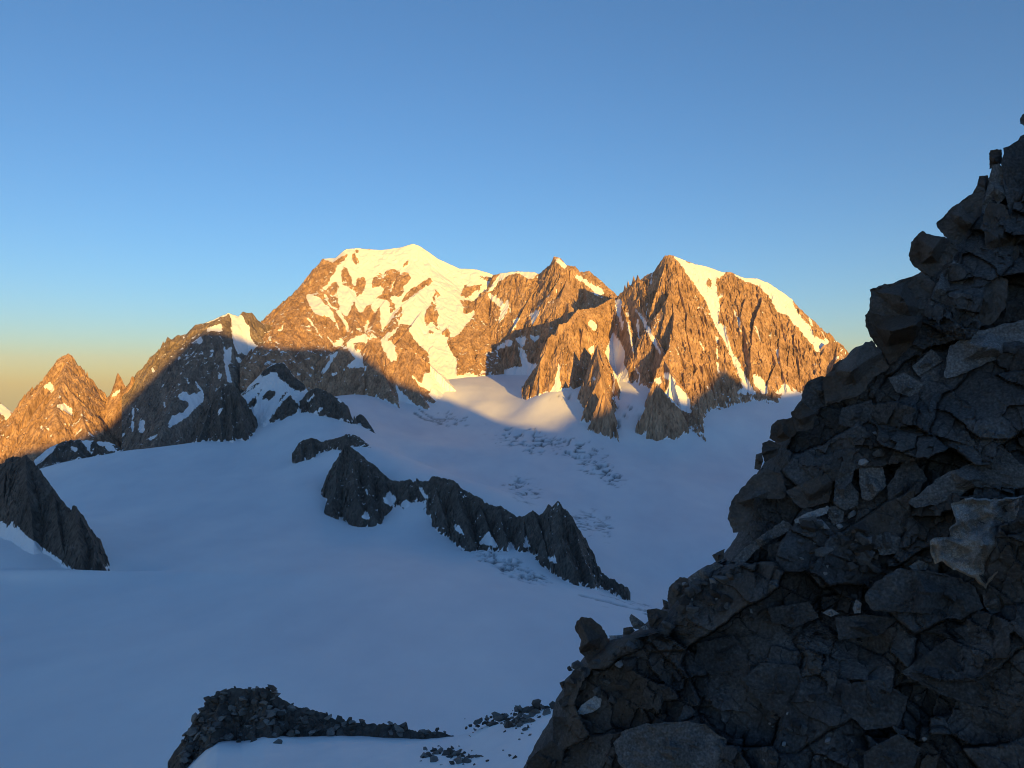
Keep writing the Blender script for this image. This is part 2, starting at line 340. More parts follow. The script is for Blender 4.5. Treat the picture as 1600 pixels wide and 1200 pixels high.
GRIDS = {}
def mountain(name, label, cat, crest, s_front, s_back, grid, ribs=(), manual=(), chart=None, mat=None, group=None,
             flute=(22, 70), rough=1.0, jag=4.0, fleck=0.0, seed=0, warp=10.0, base_snow=0.0, n_fields=10, cull=18.0, dome=None, extra_z=None, kind=None, block=1.0, ground=None, auto=0.0, drift=0.0, zmin=None):
    px0, px1, Y0, Y1, st = grid
    cr = np.array([P(*c) for c in crest])
    xa = min((px0-CX)/FPX*Y0, (px0-CX)/FPX*Y1); xb = max((px1-CX)/FPX*Y0, (px1-CX)/FPX*Y1)
    v = np.arange(Y0, Y1, st); nc = int((px1-px0)/FPX*0.5*(Y0+Y1)/st)+2
    u = (np.linspace(px0, px1, nc)-CX)/FPX
    X = u[None]*v[:, None]; Y = np.repeat(v[:, None], nc, 1)
    L = 1.0 if rough else 0
    Xw = X + fbm(X/70, Y/70, 3, seed+1)*warp*1.6; Yw = Y + fbm(X/70, Y/70, 3, seed+2)*warp*1.6
    Z = np.full(X.shape, -1e5); S = np.zeros(X.shape); D = np.zeros(X.shape)
    crd = densify(cr, 30.0)
    crd = crd[np.argsort(crd[:, 0])]; c0 = cr[np.argsort(cr[:, 0])]
    gx = np.arange(c0[0, 0], c0[-1, 0]+2, 2.0)
    zc = np.interp(gx, c0[:, 0], c0[:, 2]); yc = np.interp(gx, c0[:, 0], c0[:, 1])
    if jag: zc = zc + (ridged(gx/30, gx*0+seed*.37, 3, seed+3, .6)-.35)*jag
    def blur(v, w):
        n = max(1, int(w/2)); k = np.ones(2*n+1)/(2*n+1)
        for _ in range(2): v = np.convolve(np.pad(v, n, mode='edge'), k, 'valid')
        return v
    sc = st/4.2
    lev = [zc, blur(zc, 16*sc), blur(zc, 50*sc), blur(zc, 130*sc)]; ycs = blur(yc, 40*sc)
    ct = blur(1/np.sqrt(1+np.gradient(blur(yc, 60*sc), gx)**2), 60*sc)
    Yq = np.interp(Xw, gx, ycs); D = (Yq-Yw)*np.interp(Xw, gx, ct); ad = np.abs(D)
    l = [np.interp(X if i == 0 else Xw, gx, v) for i, v in enumerate(lev)]
    kn = np.array([0, 25, 110, 320])*sc; zz0 = l[3]
    for i in (2, 1, 0):
        t = sstep(kn[i], kn[i+1], ad); zz0 = np.where(ad < kn[i+1], l[i]*(1-t)+l[i+1]*t, zz0)
    over = np.maximum(0, gx[0]-Xw)+np.maximum(0, Xw-gx[-1])
    Z = zz0 - np.where(D > 0, s_front, s_back)*ad - 2.2*over
    D = ad; S = Xw.copy()
    Zm = Z.copy()
    for ri, r in enumerate(ribs):
        pts, b0, b1, sr, sl = r
        n = len(pts); w = []
        for i, p in enumerate(pts):
            yy = p[2] if len(p) > 2 else float(face_depth(p[0], p[1], crest, s_front)) - (b0+(b1-b0)*i/max(1, n-1))
            w.append(P(p[0], p[1]+(5 if i == 0 else 0), yy))
        Z, S, D = tent(Xw, Yw, densify(np.array(w), 60.0), sr, sl, (Z, S, D), seed=ri+1)
    for ri, (pts, sr, sl) in enumerate(manual):
        pts = [list(p) for p in pts]
        if pts[-1][2] == 0:                  # the foot stands on the glacier
            pts[-1][2] = ray_glacier(pts[-1][0], pts[-1][1])+6; n = len(pts)
            dy = pts[-1][1]-pts[0][1]
            for p in pts[1:-1]: p[2] = pts[0][2]+(pts[-1][2]-pts[0][2])*min(1, max(0, (p[1]-pts[0][1])/dy))
        Z, S, D = tent(Xw, Yw, densify(np.array([P(*p) for p in pts]), 40.0), sr, sl, (Z, S, D), seed=ri+50)
    if auto:                                 # smaller buttresses down the front of the crest
        rr = np.random.RandomState(seed+77); xk = gx[0]
        while xk < gx[-1]:
            y0 = np.interp(xk, gx, yc); z0 = np.interp(xk, gx, zc)-9*sc; L = auto*rr.uniform(2.0, 6.5); dr = rr.uniform(-.3, .3)*L; sl0 = s_front*rr.uniform(.70, .9)
            w = np.array([[xk, y0, z0], [xk+dr*.4, y0-L*.5, z0-sl0*L*.5], [xk+dr, y0-L, z0-sl0*L*1.02]])
            Z, S, D = tent(Xw, Yw, w, rr.uniform(2.2, 4.0), rr.uniform(2.2, 4.0), (Z, S, D), seed=rr.randint(900))
            xk += auto*rr.uniform(.5, 1.5)
    if extra_z is not None: Z = extra_z(X, Y, Z)
    # flutes down the fall line, then broken rock
    amp = sstep(4*sc, 70*sc, D); A, lam = flute; q = max(sc, .1)
    w1 = fbm(X/(110*q), Y/(110*q), 2, seed+5)*1.1
    fl = ridged(S/lam+w1, D/420+w1, 2, seed+6)*A + ridged(S/(lam*.37)+w1*2, D/170, 2, seed+7)*A*.42
    fl = fl + np.clip(perlin(S/(lam*2.3), D/700, seed+16), -1, 1)*A*.8
    det = ridged(X/(36*q)+w1*1.5, Y/(170*q)+w1, 4, seed+8, .6)*A*.50*rough + fbm(X/(17*q), Y/(24*q), 3, seed+9, .6)*3.2*q*rough
    cw = fbm(X/(55*q), Y/(55*q), 2, seed+21)*14*q; cv = fbm(X/(55*q), Y/(55*q), 2, seed+22)*14*q
    c1, e1 = cells((X+cw)/(lam*.50), (Y+cv*2)/(lam*1.7), seed+23, 1.3); c2, e2 = cells((X+cv*.6)/(lam*.19), (Y+cw)/(lam*.62), seed+24, 1.3)
    det = det + (c1*A*.62 - 3*A*.1*sstep(.12, 0, e1) + c2*A*.30)*block
    Zs = Z + fl*amp*.30
    # ledges
    zz = Z+fl*amp+det*(.25+.75*amp)
    led = perlin(zz/(17*q)+fbm(X/(50*q), Y/(50*q), 2, seed+10)*2, X/(160*q), seed+11)*3.2*q*rough
    Zr = zz+led*(.3+.7*amp)
    px, py = pxy(X, Y, Zr)
    sn = np.zeros(X.shape)
    if chart is not None:
        jx = fbm(X/(22*q), Y/(22*q), 3, seed+12)*3.0; jy = fbm(X/(22*q), Y/(22*q), 3, seed+13)*3.0
        nar = chart.at(px+jx, py+jy); sn = .62*nar+.38*chart.at(px, py, True)
        gul = np.clip(-fl/max(A, .1), -1, 1)
        sn = sstep(.27, .58, sn + .20*fbm(X/(13*q), Y/(17*q), 4, seed+40, .62) + .20*ridged(X/(19*q)+w1*1.6, Y/(130*q), 3, seed+41) - .05 + .14*gul*amp)
    nrm = grid_normals(X, Y, Zr)
    if fleck:
        f = fbm(X/(26*q), Y/(26*q), 4, seed+14, .6) + .55*fbm(X/(160*q), Y/(160*q), 2, seed+15) + (nrm[..., 2]-.55)*1.1
        sn = np.maximum(sn, sstep(.62-fleck*.35, .80-fleck*.35, f))
    if drift:                                # snow lapping unevenly up the foot of the rock
        gap = Zr-(ground or glacier_q)(X, Y); dn = fbm(X/(38*q), Y/(38*q), 3, seed+33)
        sn = np.maximum(sn, sstep(.0, -2.0*q, gap-drift*(dn+.12)*3))
    # snow buries the relief
    k = sstep(.35, .95, sn)
    for _ in range(2):
        k[1:-1, 1:-1] = (k[:-2, 1:-1]+k[2:, 1:-1]+k[1:-1, :-2]+k[1:-1, 2:]+2*k[1:-1, 1:-1])/6
    Zb = Zs + fbm(X/(60*q), Y/(60*q), 3, seed+17)*2.0*q
    Zf = Zr*(1-k)+(np.maximum(Zb, Zr*.35+Zb*.65)+1.0*q)*k
    g = (ground or glacier_q)(X, Y)
    low = Zf < g-cull
    if zmin is not None: low |= Zf < zmin
    V = np.stack([X, Y, Zf], -1); N = grid_normals(X, Y, Zf)
    fc = grid_faces(*X.shape); keep = ~(low[:-1, :-1] & low[:-1, 1:] & low[1:, 1:] & low[1:, :-1])
    fs = (sn[:-1, :-1]+sn[:-1, 1:]+sn[1:, 1:]+sn[1:, :-1])/4 > .5
    ic = np.argmin(abs(crd[:, 1]-np.median(crd[:, 1]))); base = crd[np.argmax(crd[:, 2])].copy()
    base[2] = max(float(np.min(Zf[~low])) if (~low).any() else 0, -900)
    root = empty(name, base); tag(root, label, cat, group, kind); GRIDS[name] = (X, Y, Zf, low)
    Vf = V.reshape(-1, 3)-base; Nf = N.reshape(-1, 3); sf = sn.ravel()
    rk = fc[keep & ~fs]
    if len(rk):
        v_, f_, s_ = compact(Vf, rk, sf); add_obj('rock_face', mesh_np('rock_face', v_, f_, False, {'snow': s_}), mat, root)
    sm = keep & fs
    if sm.any():
        lab = label_grid(sm); ids, cnt = np.unique(lab[sm], return_counts=True); o_ = np.argsort(-cnt); rest = []
        big = [ids[i] for i in o_[:n_fields] if cnt[i] > 60]
        for i in big:
            v_, f_, s_, n_ = compact(Vf, fc[lab == i], sf, Nf)
            add_obj('snowfield', mesh_np('snowfield', v_, f_, True, {'snow': s_}, n_), mat, root)
        m2 = sm & ~np.isin(lab, big)
        if m2.any():
            v_, f_, s_, n_ = compact(Vf, fc[m2], sf, Nf)
            o = add_obj('snow_flecks', mesh_np('snow_flecks', v_, f_, True, {'snow': s_}, n_), mat, root); o['kind'] = 'stuff'
    return root
def label_grid(m):
    lab = np.where(m, np.arange(m.size).reshape(m.shape)+1, 0)
    while True:                              # spread the largest id along runs until nothing changes
        old = lab.copy()
        for ax in (0, 1):
            for rev in (False, True):
                A = lab if ax == 0 else lab.T
                if rev: A = A[::-1]
                cur = A[0].copy()
                for i in range(1, A.shape[0]):
                    cur = np.where(A[i] > 0, np.maximum(A[i], np.where(cur > 0, cur, 0)), 0); A[i] = cur
        if (old == lab).all(): return lab
build_glacier()

# ================================================================ the far range
def mont_dome():
    c = Chart(0)
    c.snow(KA([(650,196),(760,206),(870,116),(960,100),(1050,125),(1200,120),(1400,80),(1520,60),(1600,90),(1600,420),(1500,400),(1490,350),(1430,340),(1330,295),(1280,325),(1170,345),(1120,400),(1110,500),(1190,470),(1225,500),(1200,560),(1140,590),(1110,640),(1060,660),(1020,720),(980,720),(960,650),(950,600),(1000,550),(1050,500),(1060,420),(1040,390),(980,380),(970,460),(930,470),(915,370),(860,280),(830,290),(815,360),(830,480),(800,470),(770,420),(700,480),(660,510),(620,510),(700,450),(720,390),(770,330),(770,290),(880,190),(870,150),(800,210),(740,240),(660,220)]))
    c.snow(KB([(-40,120),(150,90),(300,60),(500,160),(720,295),(850,300),(1080,365),(1130,345),(1050,510),(940,590),(860,760),(800,830),(720,930),(640,970),(600,1000),(640,1100),(700,1180),(700,1400),(560,1600),(400,1500),(440,1200),(420,1110),(340,1050),(235,900),(330,780),(250,850),(160,830),(110,920),(0,1010),(-20,980),(60,900),(150,760),(60,600),(0,560)]))
    c.snow(KA([(830,470),(890,480),(930,510),(965,540),(950,600),(910,690),(880,760),(850,750),(800,690),(790,600),(775,520)]),
           KA([(480,555),(550,550),(620,600),(650,640),(700,680),(740,720),(760,780),(800,870),(815,900),(790,890),(740,800),(680,760),(580,745),(510,650)]),
           KA([(640,530),(670,560),(720,660),(790,690),(870,800),(900,900),(880,900),(830,800),(760,700),(690,650)]),
           KA([(1110,660),(1150,600),(1200,600),(1220,650),(1170,680),(1150,740),(1190,760),(1190,775),(1130,730)]),
           KA([(1210,600),(1280,620),(1290,700),(1280,750),(1390,650),(1420,670),(1320,790),(1280,870),(1210,910),(1200,840),(1200,700)]),
           KA([(1330,550),(1360,560),(1395,640),(1360,660),(1340,620)]),
           KA([(650,900),(700,960),(760,1020),(820,970),(850,990),(830,1040),(800,1060),(760,1060),(690,980)]),
           KA([(870,1010),(1050,920),(1070,980),(1070,1020),(1000,1000),(920,1020),(940,1080),(990,1090),(1020,1140),(1020,1200),(940,1150),(900,1100),(880,1050)]),
           KA([(1190,990),(1300,1000),(1380,1190),(1300,1190)]),
           KA([(1100,930),(1170,960),(1170,975),(1120,970)]))
    c.streak(KA([(490,760),(580,890),(650,985)]), 3); c.streak(KA([(420,560),(380,620)]), 2); c.streak(KA([(1080,800),(1050,900)]), 4)
    c.streak(KA([(60,870),(110,905),(160,900)]), 3.5); c.streak(KA([(200,900),(250,890),(265,830)]), 3); c.streak(KA([(130,950),(140,1010)]), 4)
    c.streak(KA([(630,850),(690,900)]), 2); c.streak(KA([(860,870),(890,920)]), 3)
    c.rock(KB([(0,340),(90,295),(140,330),(220,340),(265,380),(240,430),(180,480),(200,520),(150,580),(80,560),(60,600),(110,660),(90,680),(50,650),(40,600),(0,570)]),
           KB([(440,390),(475,410),(440,460),(380,490),(300,560),(240,600),(150,650),(200,560),(260,500),(330,460)]),
           KB([(495,475),(545,570),(520,580),(490,570),(510,690),(525,760),(510,830),(550,920),(530,910),(450,800),(430,850),(390,810),(385,760),(410,690),(450,650),(460,580),(490,550)]),
           KB([(430,870),(475,910),(470,940),(440,920)]), KB([(550,910),(600,870),(630,900),(640,960),(600,970),(560,940)]),
           KB([(770,470),(950,455),(920,500),(800,580),(730,560)]), KB([(720,605),(800,610),(920,620),(900,690),(800,740),(755,745),(770,680)]),
           KB([(870,375),(1080,385),(1050,410),(1010,420),(930,395)]), KB([(175,290),(240,210),(240,240),(190,305)]),
           KB([(190,660),(170,760),(130,870),(60,920),(0,900),(0,870),(70,800),(100,740),(150,680)]),
           KB([(100,1050),(240,905),(300,990),(340,1050),(410,1100),(440,1200),(470,1500),(60,1500),(100,1200)]),
           KA([(935,150),(970,180),(995,250),(985,290),(950,250),(910,200)]),KA([(955,118),(1000,125),(980,150),(960,148)]),
           KA([(970,390),(1050,395),(1055,460),(1030,510),(1010,555),(930,500),(900,470),(960,465)]),
           KA([(860,285),(910,360),(920,460),(830,460),(815,380)]))
    c.streak(KB([(60,540),(90,440),(180,330)]), 2.0); c.streak(KB([(150,440),(260,340),(340,300)]), 1.4, .3)
    c.streak(KB([(100,1040),(180,950),(330,775)]), 2.2, 0)
    # the lower buttress and its skirts of snow
    c.snow(KC([(385,215),(550,125),(580,150),(560,200),(430,220),(470,290),(530,360),(500,370),(440,340),(400,290)]),
           KC([(520,380),(550,450),(400,455),(380,440),(440,400),(500,370)]), KC([(700,200),(830,230),(870,380),(800,400),(740,290)]),
           KC([(870,640),(1000,780),(1070,850),(900,860),(880,780)]), KC([(1130,500),(1380,540),(1600,500),(1600,900),(1100,640)]),
           KC([(230,510),(290,490),(300,510),(250,535)]), KC([(330,470),(370,460),(360,490),(335,490)]))
    c.streak(KC([(130,530),(200,450),(240,360),(300,310)]), 4); c.streak(KC([(565,430),(545,500),(525,550)]), 2.5); c.streak(KC([(850,620),(900,760),(930,850)]), 4)
    c.streak(KC([(1010,530),(1060,590),(1110,640)]), 4)
    crest = [(395,530,6100),(412,507,6250),(430,505,6300),(445,483,6350),(469,456,6450),(487,426,6600),(505,405,6700),(523,403,6750),(541,390,6850),(557,388,6900),(595,391,7000),
             (625,387,7050),(646,381,7100),(655,384,7100),(685,405,7150),(718,420,7200),(745,421,7200),(772,430,7200),(800,445,7200)]
    ribs = [ (KA([(870,125),(840,350),(870,450),(945,620),(950,800),(900,990)]), 20, 90, .95, .95),
             (KA([(560,330),(430,540),(480,760),(560,950),(700,1090)]), 10, 120, .95, .95),
             (KA([(360,600),(330,800),(340,1000)]), 30, 90, 1.1, 1.0),
             (KA([(1330,300),(1290,560),(1170,700),(1100,930)]), 20, 110, .95, .95),
             (KB([(440,390),(300,560),(150,680),(70,880)]), 15, 110, .95, .9),
             (KB([(280,80),(250,300),(180,340)]), 3, 10, .8, .8),
             (KB([(495,480),(450,680),(520,880)]), 15, 60, .95, .95),
             (KB([(480,430),(330,770),(180,960),(100,1050)]), 30, 160, .9, 1.3),
             (KB([(760,470),(720,620),(640,960)]), 10, 50, .85, .95) ]
    man = [ (KC([(180,560,5250),(230,310,5350),(390,212,5400),(560,126,5450),(690,165,5400),(850,245,5300),(1050,330,5250),(1190,460,5250)]), 1.25, .9),
            (KC([(390,215,5400),(520,400,5200),(520,665,0)]), 1.3, 1.3), (KC([(560,126,5450),(700,450,5150),(900,860,0)]), 1.3, 1.4),
            (KC([(850,245,5300),(1000,550,5050),(1190,890,0)]), 1.5, 1.3), (KC([(230,310,5350),(250,520,5150),(280,690,0)]), 1.4, 1.3) ]
    mountain('snow_dome_mountain', 'highest mountain, broad snow dome with orange rock walls below', 'mountain', crest, .78, .8, (375, 805, 4650, 7330, 6.6),
             ribs, man, c, M_GRANITE, flute=(17, 120), jag=2.0, rough=.9, fleck=.38, auto=0, drift=14, seed=100, warp=6, n_fields=14)

def mont_point():
    c = Chart(0)
    c.snow(KB([(1130,345),(1280,335),(1460,330),(1470,360),(1420,395),(1390,400),(1330,370),(1290,350),(1190,370),(1100,430),(1050,510),(980,540)]),
           KB([(1000,540),(1060,560),(1150,620),(1160,650),(1190,590),(1200,650),(1180,720),(1150,780),(1090,840),(1120,750),(1130,680),(1050,610),(1010,590)]),
           KB([(910,990),(980,965),(1000,1000),(990,1050),(940,1090),(890,1080)]),
           KB([(1040,1090),(1180,990),(1230,1000),(1140,1060),(1080,1100)]),
           KB([(1240,980),(1370,950),(1350,1060),(1330,1050),(1290,1000)]),KB([(1290,1040),(1350,1090),(1380,1190),(1320,1190)]),
           KD([(905,20),(950,30),(1030,100),(1000,130),(960,90),(920,60)]), KD([(1090,180),(1150,190),(1280,280),(1350,310),(1390,360),(1300,380),(1280,340),(1180,250),(1100,210)]),
           KD([(660,560),(740,515),(720,590),(690,640)]), KD([(640,740),(720,770),(770,760),(720,830),(680,790)]), KD([(540,800),(630,780),(610,850),(560,840)]),
           KD([(555,880),(620,930),(640,1000),(700,1040),(590,1060),(570,960)]),KD([(500,600),(550,590),(510,720)]),
           KD([(300,890),(470,800),(500,830),(400,880),(340,910)]), KD([(0,1080),(80,1040),(380,1040),(390,1200),(0,1200)]),
           KD([(440,840),(490,835),(490,860),(450,860)]), KD([(390,1090),(760,1030),(760,1200),(400,1200)]))
    c.streak(KD([(490,720),(560,590)]), 3); c.streak(KD([(680,660),(760,520)]), 3); c.streak(KD([(790,470),(900,420),(940,405)]), 1.6); c.streak(KD([(200,930),(160,1040)]), 3); c.streak(KD([(330,920),(310,1040)]), 3)
    crest = [(770,431,7000),(784,427,6950),(808,424,6900),(835,426,6850),(841,429,6820),(859,414,6700),(866,400,6650),(876,404,6650),(885,414,6600),(901,418,6600),(906,425,6600),(920,423,6600),(937,437,6550),(962,460,6500),(985,480,6450)]
    ribs = [ (KB([(1130,355),(980,545),(860,770),(780,900),(640,1010)]), 20, 170, .95, 1.5), (KB([(1285,350),(1230,500),(1180,720),(1050,900),(1000,1080)]), 20, 120, 1.3, 1.3),
             (KB([(870,770),(880,950),(900,1090),(960,1190)]), 60, 140, 1.5, 1.5),
             (KD([(905,10),(800,200),(700,330),(580,560),(500,700)]), 10, 160, 2.0, 1.3), (KD([(930,40),(960,200),(880,330),(780,430)]), 20, 140, 1.8, 1.4),
             (KD([(1050,110),(1000,280),(960,390),(790,480),(700,650)]), 30, 260, 1.9, 1.4), (KD([(1100,120),(1180,260),(1210,410)]), 10, 90, 1.8, 1.4),
             (KD([(960,390),(1040,460),(1030,560)]), 120, 220, 1.8, 1.3), (KD([(640,700),(700,900),(720,1030)]), 120, 160, 1.6, 1.6),
             (KD([(560,620),(540,760),(510,1000)]), 90, 160, 1.6, 1.6), (KD([(250,340),(200,480),(60,700),(20,900)]), 40, 140, 1.4, 1.4) ]
    ribs += [ (KD([(60,900),(150,935),(250,888),(370,900),(440,868),(490,835)]), 50, 50, 1.7, 1.7), (KD([(485,838),(490,960),(490,1065)]), 50, 40, 1.9, 1.9) ]; man = []
    mountain('sharp_snow_peak', 'pointed orange rock peak with long diagonal shadows right of the snow dome', 'mountain', crest, .95, 1.2, (700, 1000, 5200, 7050, 5.6),
             ribs, man, c, M_GRANITE, flute=(20, 75), jag=5, rough=1.0, fleck=.24, auto=0, drift=14, seed=200, warp=5, n_fields=12)

def mont_pillars():
    c = Chart(0)
    c.snow(KF([(560,60),(620,65),(700,130),(870,155),(1040,210),(1080,215),(1010,270),(990,330),(985,460),(1070,420),(1000,480),(1010,560),(1000,680),(1060,740),(1080,810),(1110,900),(1150,1020),(1200,1070),(1240,1170),(1260,1230),(1200,1230),(1130,1050),(1060,880),(1000,790),(930,640),(880,480),(800,370),(740,290),(640,140)]),
           KG([(350,20),(480,80),(560,75),(660,100),(820,180),(970,290),(990,370),(1060,470),(1140,540),(1180,640),(1240,670),(1330,700),(1290,750),(1160,715),(1100,650),(1030,560),(980,520),(940,450),(830,410),(780,310),(740,250),(650,160),(580,140),(500,110),(430,70)]),
           KG([(320,540),(350,640),(360,700),(400,840),(450,870),(490,960),(540,1060),(560,1100),(480,1120),(490,1050),(400,900),(330,680),(290,620)]),
           KG([(600,1010),(680,1050),(720,1100),(740,1200),(680,1200),(600,1100)]), KG([(430,1200),(540,1080),(640,1200)]), KG([(800,1200),(900,1090),(990,1200)]),
           KG([(1230,580),(1260,600),(1310,680),(1330,700),(1300,690)]), KG([(1160,720),(1280,760),(1240,800),(1200,790)]),
           KE([(850,100),(890,160),(940,250),(960,310),(950,400),(990,490),(1000,580),(1070,650),(1100,700),(1090,800),(960,830),(930,720),(900,600),(850,480),(820,420),(770,300),(820,200)]),
           KE([(600,20),(640,0),(700,30),(680,110),(650,100)]), KE([(600,270),(660,240),(670,290),(640,330)]), KE([(330,360),(340,440),(330,560),(360,650),(300,680),(270,660),(300,560)]),
           KE([(1240,540),(1310,550),(1330,600),(1280,620)]), KE([(1330,520),(1380,510),(1450,580),(1400,590),(1340,560)]), KE([(1340,700),(1420,580),(1500,660),(1590,750),(1600,900),(1500,860),(1400,760)]),
           KE([(640,560),(690,590),(670,540)]), KF([(0,490),(70,480),(60,620),(90,780),(30,640)]), KF([(110,600),(140,620),(140,650),(115,640)]))
    for q, w in [((KF([(200,570),(300,700),(380,850),(440,1010)])), 3.2), (KF([(320,480),(310,600),(310,660)]), 2.2), (KF([(370,230),(350,340)]), 2.6), (KF([(130,690),(150,820),(180,960),(190,1010)]), 2.6),
                 (KF([(225,660),(235,850)]), 2.8), (KF([(970,800),(990,900),(985,1000),(1000,1190)]), 2.0), (KF([(815,880),(870,1020)]), 1.6), (KF([(1100,500),(1180,650),(1215,790)]), 2.2),
                 (KF([(180,1100),(240,1200)]), 2.4), (KF([(1560,950),(1580,1100)]), 2.2), (KG([(80,690),(140,800)]), 1.6), (KG([(420,400),(470,530),(470,600)]), 2.2), (KG([(250,640),(250,860),(270,1010),(330,1100)]), 2.0),
                 (KG([(830,760),(840,900)]), 2.0), (KG([(610,540),(660,660),(670,700)]), 2.4), (KG([(1130,460),(1170,560)]), 2.6), (KG([(230,80),(240,260),(310,240)]), 1.8), (KE([(1080,40),(1100,180)]), 3.0),
                 (KE([(1010,110),(1040,290)]), 2.2), (KE([(1130,0),(1240,210),(1310,330)]), 3.4), (KE([(1040,420),(1090,490),(1110,560)]), 2.2), (KE([(950,10),(930,110)]), 2.0), (KE([(860,500),(850,720)]), 2.4)]:
        c.streak(q, w)
    c.rock(KF([(900,265),(935,290),(940,370),(885,330)]), KF([(975,240),(1000,300),(975,350)]))
    crest = [(955,480,5350),(964,464,5330),(972,455,5300),(974,455,5300),(976,444,5300),(979,452,5290),(981,437,5280),(984,447,5275),(987,444,5270),(990,429,5255),(993,440,5250),(996,428,5240),(1000,438,5230),(1010,430,5200),(1021,425,5150),(1030,413,5100),(1039,400,5080),(1044,398,5080),(1055,401,5080),(1081,412,5100),(1102,416,5100),
             (1130,426,5100),(1140,425,5090),(1163,435,5080),(1182,435,5080),(1200,442,5070),(1221,456,5050),(1238,468,5020),(1249,482,5000),(1266,498,4970),(1284,514,4950),(1300,534,4930)]
    S = 3.6; T = 1.5
    ribs = [ (KF([(500,60),(470,200),(430,330),(400,480),(350,640),(300,800)]), 5, 90, S, T), (KF([(560,90),(600,250),(640,420),(700,600),(690,780),(740,1000),(800,1180)]), 10, 130, S, T),
             (KF([(530,360),(500,480),(430,600)]), 60, 60, S, T), (KF([(660,250),(760,420),(850,560),(900,700)]), 10, 70, S, T), (KF([(560,480),(570,640),(560,800),(640,1000)]), 70, 110, S, T),
             (KF([(820,620),(860,800),(980,1000)]), 50, 90, S, T), (KF([(1080,220),(1080,420),(1020,560),(1070,760)]), 5, 70, S, T), (KF([(1200,310),(1170,480),(1230,700),(1290,980)]), 10, 110, S, T),
             (KF([(1320,330),(1240,520),(1215,650),(1300,900)]), 20, 120, S, T), (KF([(1400,350),(1420,480),(1340,700),(1310,960)]), 10, 130, S, T), (KG([(650,170),(680,330),(620,560),(560,860)]), 10, 100, S, T),
             (KG([(780,320),(770,520),(760,760),(820,900),(740,1080)]), 10, 120, S, T), (KG([(870,440),(850,620),(840,780),(900,1080)]), 20, 120, S, T), (KG([(930,470),(960,620),(930,880),(930,1090)]), 10, 120, S, T),
             (KG([(1030,580),(1060,780),(980,980)]), 10, 90, S, T), (KG([(1100,660),(1190,760)]), 10, 40, S, T), (KF([(200,270),(250,500),(360,760),(480,1000),(500,1120)]), 5, 120, S, T),
             (KF([(60,480),(130,720),(180,1000)]), 20, 120, S, T), (KE([(1400,100),(1390,260),(1330,360),(1400,480)]), 100, 160, S, T), (KG([(970,290),(1100,430),(1230,560),(1340,690)]), -30, -30, 1.5, 1.2) ]
    man = [ # the long ridge running forward and left, and the towers that stand out of the glacier
            (KD([(1500,400,5350),(1400,430,5300),(1290,500,5200),(1130,510,5050),(1060,590,4950),(1020,650,4900)]), 1.5, 1.5),
            (KE([(420,20,4900),(330,40,4850),(310,160,4800),(270,130,4760),(220,180,4740),(200,300,4700),(150,400,4660),(140,560,4620),(135,730,0)]), 3.2, 2.4),
            (KE([(440,60,4890),(430,240,4800),(400,400,4700),(340,680,0)]), 3.4, 1.9), (KE([(560,60,4880),(540,240,4800),(500,360,4700),(380,640,0)]), 2.6, 1.6),
            (KE([(690,240,4650),(640,340,4560),(600,480,4450),(540,640,4330),(515,810,0)]), 3.4, 1.9), (KE([(700,230,4650),(760,420,4480),(730,560,4330),(760,700,4200)]), 3.2, 1.7),
            (KE([(730,540,4200),(680,660,4120),(640,820,0)]), 3.2, 2.1), (KE([(690,250,4480),(735,560,4190),(775,690,4060),(800,730,4030),(840,900,3960),(915,1200,0)]), 2.8, 3.4), (KE([(735,700,4060),(700,850,4000),(640,985,0)]), 3.0, 2.6),
            (KE([(760,690,4060),(735,800,4010),(750,1110,0)]), 3.0, 3.0), (KE([(780,690,4060),(790,800,4000),(830,1160,0)]), 3.0, 3.0),
            (KE([(860,500,4420),(880,640,4330),(920,800,0)]), 2.6, 2.6), (KE([(1110,580,4450),(1180,600,4400),(1270,620,4330)]), 2.0, 2.2),
            (KE([(1270,625,4330),(1275,618,3990),(1280,612,3980),(1320,760,3930),(1360,900,3900),(1400,1190,0)]), 3.0, 2.8), (KE([(1275,620,3985),(1400,745,3960),(1500,860,3940),(1585,1090,0)]), 2.6, 3.2), (KE([(1270,625,3990),(1235,800,3960),(1215,935,0)]), 3.0, 2.2),
            (KE([(1278,618,3985),(1400,850,3920),(1480,1160,0)]), 2.6, 2.6), (KE([(1275,620,3985),(1290,860,3920),(1310,1100,0)]), 2.6, 2.6),
            (KF([(810,1080,4700),(790,1200,4600)]), 2.6, 1.8), (KG([(70,930,4330),(30,1010,4270),(20,1300,4120),(105,1445,0)]), 3.2, 2.4), (KG([(150,920,4400),(210,1080,4280),(240,1260,4180),(190,1370,0)]), 2.8, 2.4), (KG([(110,920,4360),(120,1150,4200),(150,1410,0)]), 2.8, 2.6),
            (KG([(330,1060,4480),(430,1205,0)]), 2.2, 2.0), (KG([(790,920,4480),(750,1040,4430),(800,1210,0)]), 3.0, 2.2) ]
    mountain('pillared_snow_peak', 'orange peak of steep granite pillars with a snow couloir and snowy right shoulder', 'mountain', crest, 1.08, 1.0, (815, 1330, 3740, 5420, 4.2),
             ribs, man, c, M_GRANITE, flute=(17, 50), jag=5, rough=.9, fleck=.20, auto=0, drift=12, seed=300, warp=4, n_fields=20)

